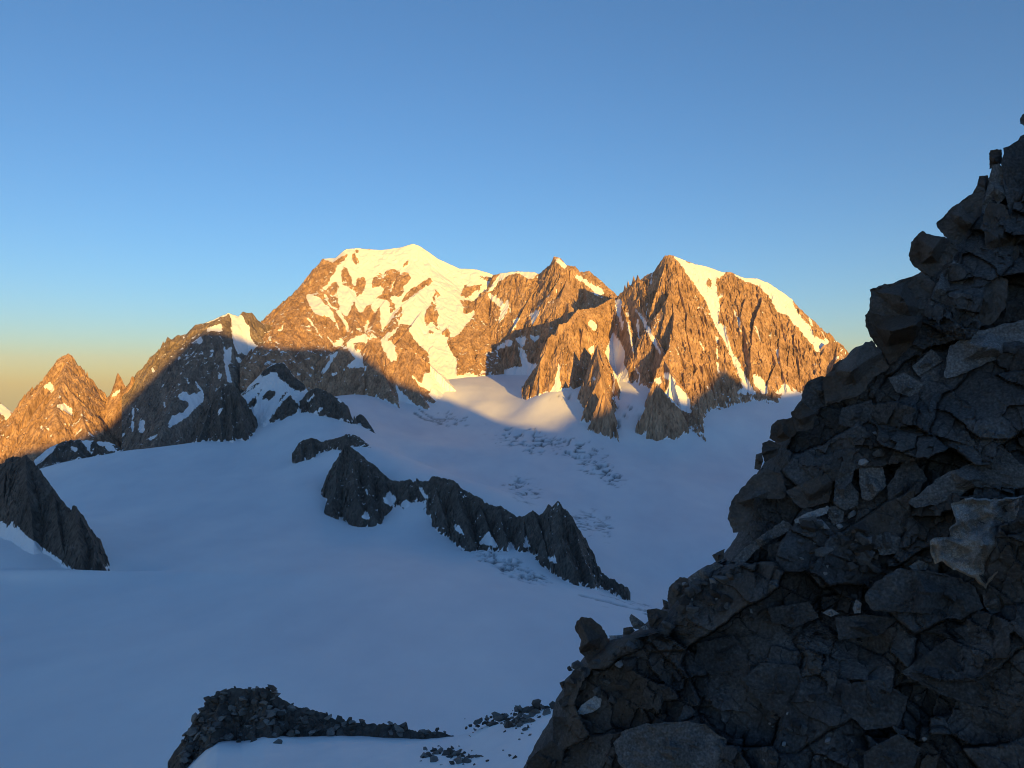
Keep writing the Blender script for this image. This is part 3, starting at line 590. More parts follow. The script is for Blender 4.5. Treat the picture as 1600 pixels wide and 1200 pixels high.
def mont_right():
    c = Chart(0); c.snow(KG([(1380,850),(1430,830),(1400,880)]))
    crest = [(1268,560,4700),(1284,542,4700),(1296,536,4700),(1301,533,4700),(1310,534,4690),(1318,541,4680),(1326,551,4670),(1333,556,4660),(1345,566,4640),(1370,572,4620),(1410,560,4650),(1450,548,4700),(1490,560,4720),(1540,545,4750),(1600,552,4750),(1660,540,4700),(1720,560,4650),(1790,590,4600)]
    man = [ (KG([(1290,740,4700),(1240,850,4620),(1250,1010,4500)]), 1.9, 1.7), (KG([(1400,700,4690),(1400,860,4600),(1330,1040,4480)]), 1.7, 1.8), (KG([(1190,780,4720),(1080,840,4680),(1010,960,4600),(960,1080,4530)]), 1.7, 1.9) ]
    mountain('rock_shoulder', 'small grey and orange rock shoulder at the far right end of the range', 'rock ridge', crest, 1.5, 1.2, (1225, 1800, 4200, 4900, 5.2), (), man, c, M_GRANITE, flute=(10, 40), jag=5, rough=.8, fleck=.1, auto=40, drift=10, seed=350, warp=6)

def mont_left():
    c = Chart(0)
    c.snow(KH([(985,60),(1100,80),(1120,130),(1170,180),(1170,270),(1260,390),(1240,420),(1260,480),(1220,470),(1150,470),(1100,430),(1060,460),(1010,330)]),
           KH([(1260,400),(1330,350),(1390,400),(1480,380),(1500,530),(1400,540),(1320,590),(1280,620),(1230,560),(1180,480)]),
           KH([(470,850),(560,805),(575,850),(620,830),(690,840),(730,830),(720,900),(650,970),(580,1030),(420,1150),(380,1150),(400,1090),(420,1040),(570,1010),(600,960),(560,890),(500,890)]),
           KH([(480,480),(515,450),(500,510),(515,550),(490,530)]), KH([(930,420),(1000,370),(990,520),(960,560),(980,640),(1010,730),(960,720),(940,600),(920,500)]), KH([(860,640),(900,640),(890,690),(870,680)]),
           KH([(740,210),(860,160),(900,150),(910,240),(830,220),(780,240)]), KH([(650,320),(700,260),(720,330),(680,360)]), KH([(770,420),(830,390),(820,440)]),
           KH([(210,590),(240,580),(270,620),(245,640)]), KH([(330,710),(360,710),(350,735)]), KH([(40,950),(60,960),(55,1200),(30,1200)]), KH([(110,1090),(160,1075),(160,1200),(90,1200)]),
           K1([(885,750),(1000,640),(1060,570),(1050,610),(1000,680),(940,730),(880,760)]), K1([(740,830),(840,780),(800,820)]), KH([(860,90),(970,45),(985,60),(760,155),(720,165)]))
    for q, w in [(KH([(640,710),(720,820)]), 3), (KH([(560,690),(600,740)]), 3), (KH([(840,810),(900,760)]), 2.4), (KH([(340,900),(360,960)]), 3), (KH([(870,240),(910,330),(940,450)]), 2.4), (KH([(1120,550),(1150,650),(1140,740)]), 4), (KH([(1040,470),(1100,550)]), 4),
                 (KH([(690,390),(740,405)]), 2), (KH([(190,820),(230,830)]), 3), (KH([(490,630),(515,630)]), 4), (KH([(550,290),(600,240)]), 2), (KH([(1170,480),(1220,560),(1270,650)]), 6)]: c.streak(q, w)
    c.rock(KH([(1240,410),(1290,480),(1330,590),(1300,560),(1220,500)]), KH([(1100,440),(1160,480),(1150,520),(1090,470)]))
    crest = [(205,640,4900),(214,602,4950),(220,598,4960),(222,587,4970),(240,569,5000),(255,552,5040),(259,530,5080),(263,526,5080),(268,531,5080),(276,525,5100),(291,522,5130),(306,507,5170),(324,504,5200),(340,497,5230),(355,488,5260),(361,491,5280),(378,496,5420),
             (382,487,5420),(386,489,5420),(393,488,5430),(402,500,5460),(411,506,5500),(422,507,5560),(440,520,5650)]
    ribs = [ (KH([(980,60),(1010,330),(1060,470),(1130,620),(1150,760)]), 5, 60, 1.3, 1.6), (KH([(750,170),(830,300),(900,480),(940,700)]), 5, 110, 1.2, 1.2), (KH([(560,270),(600,480),(690,700),(740,830)]), 5, 110, 1.2, 1.2),
             (KH([(380,300),(430,560),(470,850)]), 5, 90, 1.2, 1.2), (KH([(130,660),(250,830),(280,1150)]), 5, 80, 1.2, 1.2), (KH([(50,880),(160,980),(190,1200)]), 10, 90, 1.2, 1.2), (KH([(1130,50),(1190,180),(1260,350),(1310,420)]), 5, 60, 1.5, 1.5),
             (KH([(470,820),(600,920),(560,1000),(380,1190)]), 60, 180, 1.3, 1.0), (KH([(1100,440),(1200,600),(1280,700)]), 30, 100, 1.5, 1.3) ]
    mountain('grey_rock_mountain', 'shadowed grey rock mountain with sunlit snow tip left of the snow dome', 'mountain', crest, 1.0, 1.1, (190, 445, 3350, 5700, 5.2), ribs, (), c, M_LEFTROCK, flute=(13, 70), jag=4, rough=.85, fleck=.20, auto=70, drift=14, seed=400, warp=6, n_fields=14, zmin=-560)

def mont_pyramid():
    c = Chart(0)
    c.snow(K1([(220,540),(260,525),(290,560),(270,570),(240,555)]), K1([(290,645),(330,635),(375,655),(380,690),(350,680),(310,660)]), K1([(305,590),(325,600),(310,610)]), K1([(410,480),(440,495),(420,495)]), K1([(240,510),(265,490),(260,505)]))
    for q, w in [(K1([(260,630),(280,650)]), 2.5), (K1([(200,755),(230,770)]), 3), (K1([(240,760),(265,775)]), 3), (K1([(30,790),(40,810)]), 2), (K1([(90,735),(100,745)]), 2.5), (K1([(400,580),(430,610)]), 2)]: c.streak(q, w)
    crest = [(-140,760,4300),(-60,712,4450),(0,674,4600),(14,660,4640),(27,647,4680),(45,630,4740),(60,611,4780),(72,594,4810),(81,581,4840),(86,570,4850),(90,563,4860),(99,557,4880),(108,552,4890),(113,557,4890),(117,563,4890),(124,578,4890),(134,587,4900),(144,593,4920),(152,606,4930),(159,617,4950),(168,620,4960),(185,640,4970),(215,690,5000)]
    ribs = [ (K1([(360,380),(330,520),(420,640),(440,760)]), 5, 130, 1.4, 1.2), (K1([(300,420),(250,600),(200,720),(60,900)]), 5, 120, 1.2, 1.3), (K1([(200,570),(120,740),(-40,930)]), 5, 100, 1.2, 1.3), (K1([(350,400),(310,560),(290,700),(180,900)]), 30, 150, 1.3, 1.3),
             (K1([(480,510),(500,620),(520,720)]), 5, 60, 1.3, 1.3), (K1([(60,720),(-80,900)]), 5, 60, 1.3, 1.3) ]
    mountain('pyramid_peak', 'sunlit orange pyramid peak at the far left of the range', 'mountain', crest, 1.1, 1.2, (-150, 225, 3900, 5100, 5.0), ribs, (), c, M_GRANITE, flute=(17, 75), jag=4, rough=1.0, fleck=.16, auto=75, drift=0, seed=500, warp=6, n_fields=6, zmin=-640)

def pinnacles():
    c = Chart(0); c.snow(K1([(570,605),(625,555),(620,580),(590,600)]), K1([(480,770),(515,745),(520,760),(490,775)]))
    c.streak(K1([(650,535),(665,548)]), 3); c.streak(K1([(695,650),(690,850)]), 3.5)
    crest = [(150,640,4960),(166,622,4950),(176,615,4940),(179,600,4930),(181,588,4930),(184,582,4930),(187,587,4930),(190,592,4930),(194,600,4930),(199,606,4930),(203,598,4930),(206,587,4930),(209,588,4930),(211,597,4930),(214,604,4930),(222,612,4930)]
    man = [ (K1([(615,505,4930),(640,620,4840),(560,700,4760),(500,780,4660)]), 2.8, 2.6), (K1([(690,515,4930),(680,600,4850),(660,760,4700),(640,860,4600)]), 2.8, 2.6), (K1([(590,590,4930),(540,680,4850),(430,760,4740)]), 1.5, 1.5) ]
    mountain('rock_pinnacles', 'pair of thin rock pinnacles in the notch right of the pyramid peak', 'rock pinnacle', crest, 1.25, 2.0, (140, 228, 4000, 5050, 4.2), (), man, c, M_GRANITE, flute=(9, 40), jag=2, rough=.7, fleck=.1, seed=550, warp=4, zmin=-560)

mont_dome(); mont_point(); mont_pillars(); mont_right(); mont_left(); mont_pyramid(); pinnacles()
# ================================================================ rocks that break through the nearer snow
def nunataks():
    c = Chart(0); c.snow(KH([(860,1060),(870,990),(910,970),(920,980),(880,1010),(865,1070)]), KH([(810,850),(830,860),(825,890)])); c.streak(KH([(770,1140),(790,1140)]), 3)
    mountain('rock_buttress', 'dark blunt rock buttress rising from the snow below the grey mountain', 'rock outcrop',
        [(318,655,3600),(327,634,3630),(335,617,3645),(343,606,3650),(348,601,3650),(358,602,3640),(372,608,3620),(379,622,3590),(387,640,3560),(393,660,3520),(398,678,3480)], 1.5, 1.2, (298, 408, 3230, 3780, 2.9),
        (), [([(348,601,3650),(344,650,3480),(347,700,3330)],1.7,1.7), ([(372,609,3620),(380,655,3470),(386,690,3370)],1.7,1.8), ([(335,617,3645),(322,655,3500),(312,684,3400)],1.8,1.6), ([(360,603,3640),(362,650,3480),(364,702,3320)],1.8,1.8)],
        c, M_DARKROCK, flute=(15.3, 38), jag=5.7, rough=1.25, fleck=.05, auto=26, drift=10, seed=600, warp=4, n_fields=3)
    c = Chart(1)
    c.rock(KH([(1275,660),(1290,610),(1400,545),(1500,530),(1600,700),(1600,760),(1520,720),(1450,640),(1380,610),(1340,650)]), KH([(1140,920),(1250,870),(1230,930),(1170,970)]),
           KH([(1270,890),(1340,800),(1390,790),(1430,820),(1360,900),(1330,870)]), KH([(1360,1080),(1500,900),(1560,830),(1600,900),(1600,1020),(1480,1060),(1420,1110)]), KH([(1450,1110),(1560,1060),(1590,1110),(1500,1150)]),
           crop(400,360,.3,[(60,990),(150,900),(180,850),(205,930),(190,1000),(140,1022)]), crop(400,360,.3,[(150,690),(200,760),(255,800),(262,835),(200,830),(150,790),(110,760)]), crop(400,360,.3,[(200,960),(230,910),(190,880),(180,940)]))
    for q in (KH([(1080,850),(1180,780),(1280,700)]), KH([(1060,870),(1140,800)]), KH([(1450,900),(1540,790)]), KH([(1420,1010),(1500,900)]), KH([(1180,910),(1300,770)])): c.streak(q, 2.6, 0)
    mountain('snowy_rock_ridge', 'snow covered rock ridge with dark diagonal slabs below the snow dome', 'rock ridge',
        [(370,622,3950),(390,606,4000),(411,582,4050),(420,573,4080),(427,569,4100),(436,567,4100),(444,567,4100),(452,578,4080),(458,588,4050),(475,600,4000),(484,618,3950)], .62, 1.0, (366, 492, 3560, 4230, 3.2),
        (), [([(411,582,4050),(440,640,3780),(425,662,3700)],1.0,.9), ([(436,567,4100),(455,620,3850),(452,650,3760)],1.0,1.0), ([(458,588,4050),(472,630,3850)],1.1,1.1)], c, M_DARKROCK, flute=(10.2, 34), jag=3.8, rough=1.25, fleck=0, auto=0, drift=0, seed=620, warp=4, n_fields=4)
    c = Chart(0); c.snow(KC([(100,860),(140,830),(150,850),(120,885)])); c.streak(KC([(20,830),(70,790)]), 2); c.streak(KC([(290,760),(330,790)]), 4); c.streak(KC([(0,790),(80,700)]), 3)
    mountain('rounded_outcrop', 'dark rounded rock outcrop with tiny snow flecks in the snow basin', 'rock outcrop',
        [(455,655,3790),(462,646,3800),(470,630,3830),(478,615,3850),(487,609,3860),(496,606,3860),(508,611,3860),(520,618,3850),(534,626,3830),(545,636,3810),(553,650,3780),(549,668,3740)], 1.05, 1.0, (448, 560, 3610, 3960, 2.8),
        (), [([(496,606,3860),(500,640,3740),(505,668,3680)],1.3,1.3), ([(520,618,3850),(530,650,3740),(535,674,3670)],1.4,1.4), ([(475,620,3845),(470,645,3760)],1.4,1.3)], c, M_DARKROCK, flute=(11.9, 34), jag=3.8, rough=1.25, fleck=.12, auto=18, drift=12, seed=640, warp=4, n_fields=3)
    mountain('thin_rock_rib', 'thin curved rock rib on snow right of the rounded outcrop', 'rock rib',
        [(558,650,3890),(563,647,3880),(569,650,3850),(577,661,3800),(584,673,3720),(591,686,3640)], 1.0, 1.4, (552, 597, 3580, 3960, 2.8), (), (), None, M_DARKROCK, flute=(5.1, 26), jag=3.8, rough=1.25, auto=12, drift=5, seed=650, warp=3)
    mountain('low_grey_outcrop', 'low grey rock outcrop at the left end of the middle ridge', 'rock outcrop',
        [(463,698,2940),(466,693,2950),(474,688,2960),(486,684,2965),(494,686,2960),(503,690,2950),(512,688,2945),(522,686,2930),(532,683,2910),(541,679,2890)], 1.15, 1.1, (456, 546, 2790, 3020, 2.1),
        (), [([(486,684,2965),(490,716,2840)],1.4,1.4), ([(470,690,2955),(472,706,2890)],1.4,1.4), ([(541,679,2890),(536,700,2830)],1.3,1.3)], None, M_DARKROCK, flute=(8.5, 24), jag=3.8, rough=1.25, auto=12, drift=6, seed=660, warp=3, fleck=.1)
    mountain('rock_strip', 'narrow broken rock strip running down the snow behind the middle ridge', 'rock rib',
        [(540,680,2930),(550,679,2930),(561,683,2900),(571,691,2860),(580,700,2820),(590,708,2780),(601,716,2740),(617,731,2680)], .9, 1.3, (536, 622, 2620, 2990, 2.2), (), (), None, M_DARKROCK, flute=(5.1, 20), jag=5.7, rough=1.25, auto=10, drift=6, seed=670, warp=3, fleck=.3, n_fields=3)
    c = Chart(0); c.streak(K5([(420,560),(425,590)]), 2.5); c.streak(K5([(455,600),(470,650)]), 1.6); c.streak(K5([(480,580),(500,610)]), 1.6); c.snow(K5([(495,620),(520,562),(550,605),(530,640)]), K5([(560,640),(590,608),(640,640)]), K5([(395,690),(420,655),(440,690)]))
    mountain('middle_rock_ridge', 'dark rock ridge in mid glacier, the left and squarer of two joined walls', 'rock ridge',
        K5([(325,372,2480),(345,370,2480),(365,392,2470),(400,420,2450),(430,448,2440),(470,470,2420),(500,505,2390),(530,525,2360),(565,527,2330),(600,524,2310),(635,535,2290),(655,555,2280),(664,580,2260)]), 1.25, 1.3, (498, 672, 2060, 2600, 2.0),
        (), [(K5([(328,372,2480),(290,480,2390),(288,560,2310),(268,622,2220)]),1.8,1.5), (K5([(365,392,2470),(360,500,2350),(380,600,2230),(400,650,2170)]),1.6,1.5), (K5([(430,448,2440),(430,560,2290),(450,660,2160)]),1.5,1.6), (K5([(600,524,2310),(600,615,2230)]),1.5,1.5), (K5([(490,495,2390),(500,590,2260)]),1.5,1.6)],
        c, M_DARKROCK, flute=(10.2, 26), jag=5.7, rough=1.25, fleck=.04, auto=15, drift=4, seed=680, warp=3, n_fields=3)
    c = Chart(0); c.streak(K5([(1105,770),(1115,800)]), 2); c.streak(K5([(660,580),(700,605)]), 2); c.snow(K5([(900,795),(930,762),(945,745),(990,815)]), K5([(1025,830),(1040,785),(1065,825)]), K5([(1095,815),(1110,765),(1135,815)]), K5([(1195,860),(1235,845),(1245,885)]), K5([(640,545),(665,560),(690,610),(670,600)]), K5([(790,725),(815,712),(850,770)]))
    mountain('jagged_rock_ridge', 'long dark jagged rock ridge in mid glacier ending in a pointed tower', 'rock ridge',
        K5([(638,520,2300),(650,530,2290),(690,532,2270),(702,512,2260),(715,504,2250),(740,520,2240),(765,520,2230),(800,532,2210),(815,545,2200),(830,562,2190),(865,580,2170),(900,600,2140),(930,617,2120),(950,630,2100),(1000,640,2070),(1030,662,2040),(1060,680,2020),(1100,688,1990),
            (1120,665,1970),(1140,655,1960),(1160,672,1950),(1180,665,1940),(1205,636,1920),(1222,632,1915),(1245,612,1900),(1262,640,1890),(1285,655,1880),(1310,692,1860),(1330,730,1840),(1347,775,1820),(1372,832,1790),(1410,900,1750),(1450,942,1710),(1500,965,1680),(1545,992,1650)]), 1.5, 1.4, (650, 985, 1520, 2400, 1.75),
        (), [(K5([(705,512,2260),(735,620,2160),(760,690,2080)]),1.6,1.6), (K5([(800,532,2210),(830,650,2090),(870,775,1960)]),1.6,1.6), (K5([(900,600,2140),(930,690,2050),(960,765,1960)]),1.6,1.7), (K5([(1000,640,2070),(1010,740,1960),(1030,815,1880)]),1.7,1.7), (K5([(1100,688,1990),(1100,800,1860)]),1.7,1.7),
             (K5([(1140,655,1960),(1180,760,1850),(1200,845,1760)]),1.7,1.7), (K5([(1245,612,1900),(1250,740,1790),(1300,880,1680),(1320,935,1640)]),1.8,1.8), (K5([(1310,692,1860),(1350,840,1730),(1400,960,1640)]),1.7,1.9)],
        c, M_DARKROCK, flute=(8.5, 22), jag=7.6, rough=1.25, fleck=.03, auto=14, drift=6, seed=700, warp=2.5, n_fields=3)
    c = Chart(0); c.snow(K4([(-300,560),(0,570),(40,610),(60,580),(130,650),(200,705),(330,795),(440,875),(300,900),(-300,900)]))
    mountain('black_rock_ridge', 'black rock ridge descending to the snow at the left edge', 'rock ridge',
        K4([(-300,330,1750),(-150,300,1700),(-60,320,1660),(0,290,1640),(40,262,1630),(80,242,1620),(110,245,1615),(135,233,1610),(155,262,1600),(200,300,1590),(240,380,1570),(270,410,1560),(300,470,1540),(325,475,1535),(345,510,1525),(370,548,1510),(378,505,1510),(392,500,1505),(408,530,1500),(430,572,1490),(460,640,1465),(490,712,1440),(530,792,1415),(562,880,1385)]), 1.7, 1.5, (-110, 180, 1330, 1820, 1.6),
        (), [(K4([(135,233,1610),(140,400,1530),(180,690,1450)]),1.7,1.8), (K4([(40,262,1630),(20,420,1560),(40,600,1500)]),1.8,1.8), (K4([(270,410,1560),(300,600,1480),(340,790,1415)]),1.8,1.8), (K4([(392,500,1505),(410,660,1430),(440,865,1375)]),1.9,2.0), (K4([(490,712,1440),(490,870,1370)]),1.9,1.9)],
        c, M_DARKROCK, flute=(8.5, 22), jag=7.6, rough=1.25, fleck=0, auto=16, drift=5, seed=720, warp=2.5, n_fields=3)
    c = Chart(0)
    c.snow(K1([(165,930),(250,870),(300,840),(280,880),(220,930),(190,960)]), K1([(365,855),(400,865),(405,885),(380,880)]), K1([(340,805),(405,795),(400,810),(350,815)]), K1([(425,830),(470,820),(600,840),(640,880),(560,880),(520,850),(480,900),(460,880)]))
    c.rock(K1([(470,840),(500,825),(520,860),(500,890),(470,880)]), K1([(525,855),(550,850),(550,870),(530,875)]), K1([(565,850),(620,850),(645,890),(610,875)]))
    mountain('plateau_rim_rocks', 'low dark rocks with snow patches along the left rim of the snow plateau', 'rock outcrop',
        [(40,742,3080),(52,727,3100),(66,711,3150),(84,697,3200),(100,690,3220),(118,687,3240),(138,688,3250),(152,690,3250),(170,691,3240),(184,697,3220),(196,706,3180)], .7, 1.2, (36, 204, 2960, 3380, 2.6),
        (), [([(84,697,3200),(80,722,3060)],.9,.9), ([(118,687,3240),(125,720,3060)],.9,.9)], c, M_DARKROCK, flute=(8.5, 30), jag=5.7, rough=1.25, fleck=.15, auto=14, drift=8, seed=740, warp=3, n_fields=4)
    c = Chart(0); c.snow(K1([(0,630),(40,650),(90,690),(60,760),(0,720)])); c.rock(K1([(0,690),(30,700),(20,720),(0,715)]), K1([(40,665),(80,690),(60,700)]))
    mountain('distant_snowy_peak', 'small distant pink snowy slope at the left edge of the picture', 'mountain',
        [(-90,575,9300),(-40,602,9400),(0,629,9400),(12,639,9400),(27,650,9400),(40,672,9400),(60,720,9400)], .6, .8, (-100, 60, 8700, 9500, 11), (), (), c, M_GRANITE, flute=(27.2, 90), jag=9.5, rough=1, fleck=.3, seed=760, warp=6, n_fields=3, cull=1e6, zmin=-1200)
nunataks()
# ================================================================ near snow slope with its rubble spur
RNG = np.random.RandomState(7)
def rock_material(name, a, b, c, size, speck=0.5, rust=0.0, bump=0.6):
    m, nt, nd, lk, bs = mat_new(name)
    tc = nd.new('ShaderNodeTexCoord'); oi = nd.new('ShaderNodeObjectInfo')
    of = nd.new('ShaderNodeVectorMath'); of.operation = 'MULTIPLY_ADD'; of.inputs[1].default_value = (37, 53, 71)
    lk.new(oi.outputs['Random'], of.inputs[0]); lk.new(tc.outputs['Object'], of.inputs[2])
    n1 = nd.new('ShaderNodeTexNoise'); n1.inputs['Scale'].default_value = 1/size; n1.inputs['Detail'].default_value = 9; n1.inputs['Roughness'].default_value = .65; lk.new(of.outputs[0], n1.inputs['Vector'])
    r1 = ramp(nd, [(0.28, a), (0.5, b), (0.74, c)]); lk.new(n1.outputs['Fac'], r1.inputs['Fac'])
    n2 = nd.new('ShaderNodeTexNoise'); n2.inputs['Scale'].default_value = 26/size; n2.inputs['Detail'].default_value = 4; lk.new(of.outputs[0], n2.inputs['Vector'])
    r2 = ramp(nd, [(0.35, (1-speck*.55,)*3), (0.62, (1+speck*.3,)*3), (0.72, (1+speck*1.1,)*3)]); lk.new(n2.outputs['Fac'], r2.inputs['Fac'])
    mx = nd.new('ShaderNodeMix'); mx.data_type = 'RGBA'; mx.blend_type = 'MULTIPLY'; mx.inputs['Factor'].default_value = 1; lk.new(r1.outputs[0], mx.inputs['A']); lk.new(r2.outputs[0], mx.inputs['B'])
    n3 = nd.new('ShaderNodeTexNoise'); n3.inputs['Scale'].default_value = .55/size; n3.inputs['Detail'].default_value = 5; n3.inputs['Distortion'].default_value = .6; lk.new(of.outputs[0], n3.inputs['Vector'])
    r3 = ramp(nd, [(0.52, (0, 0, 0)), (0.66, (rust, rust, rust))]); lk.new(n3.outputs['Fac'], r3.inputs['Fac'])
    m2 = nd.new('ShaderNodeMix'); m2.data_type = 'RGBA'; lk.new(r3.outputs[0], m2.inputs['Factor']); lk.new(mx.outputs['Result'], m2.inputs['A']); m2.inputs['B'].default_value = (b[0]*1.35, b[1]*.95, b[2]*.6, 1)
    hv = nd.new('ShaderNodeMath'); hv.operation = 'MULTIPLY_ADD'; hv.inputs[1].default_value = .5; hv.inputs[2].default_value = .76; lk.new(oi.outputs['Random'], hv.inputs[0])
    m3 = nd.new('ShaderNodeVectorMath'); m3.operation = 'SCALE'; lk.new(m2.outputs['Result'], m3.inputs[0]); lk.new(hv.outputs[0], m3.inputs['Scale'])
    lk.new(m3.outputs[0], bs.inputs['Base Color']); bs.inputs['Roughness'].default_value = .85; bs.inputs['Specular IOR Level'].default_value = .25
    n4 = nd.new('ShaderNodeTexNoise'); n4.inputs['Scale'].default_value = 7/size; n4.inputs['Detail'].default_value = 9; n4.inputs['Roughness'].default_value = .7; lk.new(of.outputs[0], n4.inputs['Vector'])
    bp = nd.new('ShaderNodeBump'); bp.inputs['Distance'].default_value = size*.09; bp.inputs['Strength'].default_value = bump; lk.new(n4.outputs['Fac'], bp.inputs['Height']); lk.new(bp.outputs[0], bs.inputs['Normal'])
    return m
M_RUBBLE = rock_material('rubble_rock', (.045, .04, .037), (.085, .075, .068), (.15, .135, .12), 2.2, .4, .4)
def hull_rock(seed, n=15, flat=(1, .8, .62)):
    r = np.random.RandomState(seed); p = r.normal(size=(n, 3)); p /= np.linalg.norm(p, axis=1, keepdims=True)
    p *= (.8+.3*r.rand(n, 1))*np.array(flat)
    bm = bmesh.new()
    for q in p: bm.verts.new(q)
    res = bmesh.ops.convex_hull(bm, input=bm.verts)
    bmesh.ops.delete(bm, geom=[v for v in bm.verts if not v.link_faces], context='VERTS')
    m = bpy.data.meshes.new('stone'); bm.to_mesh(m); bm.free(); return m
HULLS = [hull_rock(900+i, 13+i % 4, ((1, .8, .6), (1, .6, .5), (1, .9, .4), (1, .75, .75))[i % 4]) for i in range(12)]
M_RUBBLE2 = rock_material('pale_rubble_rock', (.10, .095, .09), (.17, .16, .15), (.26, .25, .24), 2.2, .4, .3)
for i, h in enumerate(HULLS): h.materials.append(M_RUBBLE2 if i % 2 == 0 else M_RUBBLE)
def stone(name, pos, size, parent=None, r=RNG, mesh=None, base=None):
    o = bpy.data.objects.new(name, mesh or HULLS[r.randint(len(HULLS))]); COL.objects.link(o)
    q = np.array(pos, float)
    if parent is not None: o.parent = parent; q = q-np.array(base)
    o.location = Vector(q.tolist()); o.rotation_euler = (r.uniform(-.6, .6), r.uniform(-.6, .6), r.uniform(0, 6.28)); s = size*.5; o.scale = (s*r.uniform(.8, 1.2), s*r.uniform(.8, 1.2), s*r.uniform(.7, 1.1))
    return o
KS = lambda pts: crop(240, 1020, .4125, pts)
RIM = np.array([(150,1500),(240,1330),(262,1262),(276,1205),(322,1164),(340,1156),(376,1158),(413,1148),(471,1152),(529,1150),(603,1153),(661,1153),(706,1150),(735,1146),(770,1130),(820,1113),(870,1104),(950,1100),(1100,1100)], float)
def near_rim(px): return np.interp(px, RIM[:, 0], RIM[:, 1])
RIM_Y, LOW_Y, LOW_PY = 272.0, 110.0, 1440.0
def near_z(X, Y):
    px = CX+FPX*X/np.maximum(Y, 50); zr = (CY-near_rim(px))/FPX*RIM_Y; zl = (CY-LOW_PY)/FPX*LOW_Y
    t = (Y-LOW_Y)/(RIM_Y-LOW_Y)
    return zl+(zr-zl)*t + fbm(X/22, Y/22, 3, 90)*.5 - np.maximum(0, Y-RIM_Y)*1.6
def near_ray(px, py):
    Ys = np.linspace(115, RIM_Y, 300); z = near_z((px-CX)/FPX*Ys, Ys); h = np.nonzero((CY-py)/FPX*Ys < z)[0]
    return float(Ys[h[0]]) if len(h) else RIM_Y
def build_near_slope():
    px = np.linspace(140, 1100, 330); v = np.concatenate([np.linspace(112, RIM_Y, 190), RIM_Y+np.linspace(2, 90, 12)])
    Y = np.repeat(v[:, None], len(px), 1); X = (px[None]-CX)/FPX*Y; Z = near_z(X, Y)+fbm(X/3.5, Y/6, 3, 93)*.10+ridged(X/9+Y/30, Y/14, 2, 94)*.12
    o = add_obj('snow_slope', mesh_np('snow_slope', np.stack([X, Y, Z], -1).reshape(-1, 3), grid_faces(*X.shape).reshape(-1, 4), True, {'ice': np.zeros(X.size)}), M_SNOW2)
    tag(o, 'pale near snow slope below the rubble spur', kind='structure')
def snow2():
    m = M_SNOW.copy(); m.name = 'near_snow'
    for n in m.node_tree.nodes:
        if n.type == 'TEX_NOISE': n.inputs['Scale'].default_value *= 9
        if n.type == 'BUMP': n.inputs['Distance'].default_value = .12
    return m
M_SNOW2 = snow2()
build_near_slope()
def rubble_spur():
    crest = KS([(20,560,262),(45,490,266),(70,425,270),(100,370,272),(130,300,275),(170,232,279),(210,182,282),(245,146,284),(280,140,285),(310,134,285),(360,137,285),(410,131,285),(445,148,284),(480,172,283),(520,195,282),(560,210,281),(600,220,280),(640,226,279),(670,245,278),(700,260,277),(740,268,276),(780,268,275),(840,272,275),(900,270,274),(930,272,274),(950,287,273),(1000,300,272),(1020,306,272),(1080,298,271),(1130,318,271)])
    root = mountain('rubble_spur', 'dark rubble covered rock spur above the near snow slope', 'rock spur', crest, 1.3, 1.5, (262, 712, 232, 316, .42),
        (), [(KS([(130,300,275),(120,360,266),(100,436,255)]),1.6,1.6), (KS([(260,146,284),(230,240,274),(210,330,264)]),1.3,1.3), (KS([(400,132,285),(420,220,275),(440,300,267)]),1.3,1.3)],
        None, M_RUBBLE, flute=(.9, 5), jag=.8, rough=1.3, seed=800, warp=.6, cull=2.0, ground=near_z, block=1.3)
    base = np.array(root.location)
    r = np.random.RandomState(31); n = 0
    X, Y, Z, lw = GRIDS['rubble_spur']; front = np.arange(len(Z))[:, None] <= np.argmax(Z, 0)[None]+2; ok = np.argwhere(~lw & front & (Z > near_z(X, Y)+.05))
    w = ok[r.permutation(len(ok))]
    for a, b in w[:290]:
        s = 1.5+4.0*r.rand()**2.0; p = (X[a, b], Y[a, b], Z[a, b]+s*.2)
        stone('boulder', p, s, root, r, base=base)
    for q in KS([(600,300),(545,300),(520,305),(670,298),(380,335),(470,345),(320,340),(430,312),(900,300),(930,285)]):
        stone('boulder', P(q[0], q[1], near_ray(*q)-.3), 3.0+1.8*r.rand(), root, r, base=base)
rubble_spur()
def rubble_patch(label, poly, n, seed, smin, smax):
    r = np.random.RandomState(seed); p = np.array(poly); c = p.mean(0); base = P(c[0], c[1], near_ray(*c))
    root = empty('rubble_patch', base); tag(root, label, 'rubble', 'patches of rubble on the near snow')
    k = 0
    while k < n:
        i = r.randint(len(p)-1); t = r.rand(); w = r.rand()
        a = p[i]+(p[i+1]-p[i])*t; q = a+(c-a)*0+r.normal(size=2)*np.array([7, 4.5])
        stone('stone', P(q[0], q[1], near_ray(*q)-.2)+np.array([0, 0, .2]), smin+(smax-smin)*r.rand()**2, root, r, base=base); k += 1
rubble_patch('band of dark rubble on the snow rim beside the big rock slope', KS([(1190,300),(1240,265),(1300,250),(1340,260),(1390,220),(1420,260),(1380,275),(1440,215),(1500,215)]), 170, 41, .6, 5.2)
rubble_patch('isolated heap of dark rubble low on the near snow slope', KS([(1040,395),(1070,375),(1110,380),(1150,385),(1190,400),(1120,405)]), 90, 42, .5, 4.2)
ORD = ['leftmost', 'second', 'third', 'fourth', 'fifth', 'sixth', 'seventh', 'eighth', 'ninth', 'tenth', 'eleventh', 'twelfth', 'thirteenth', 'rightmost']
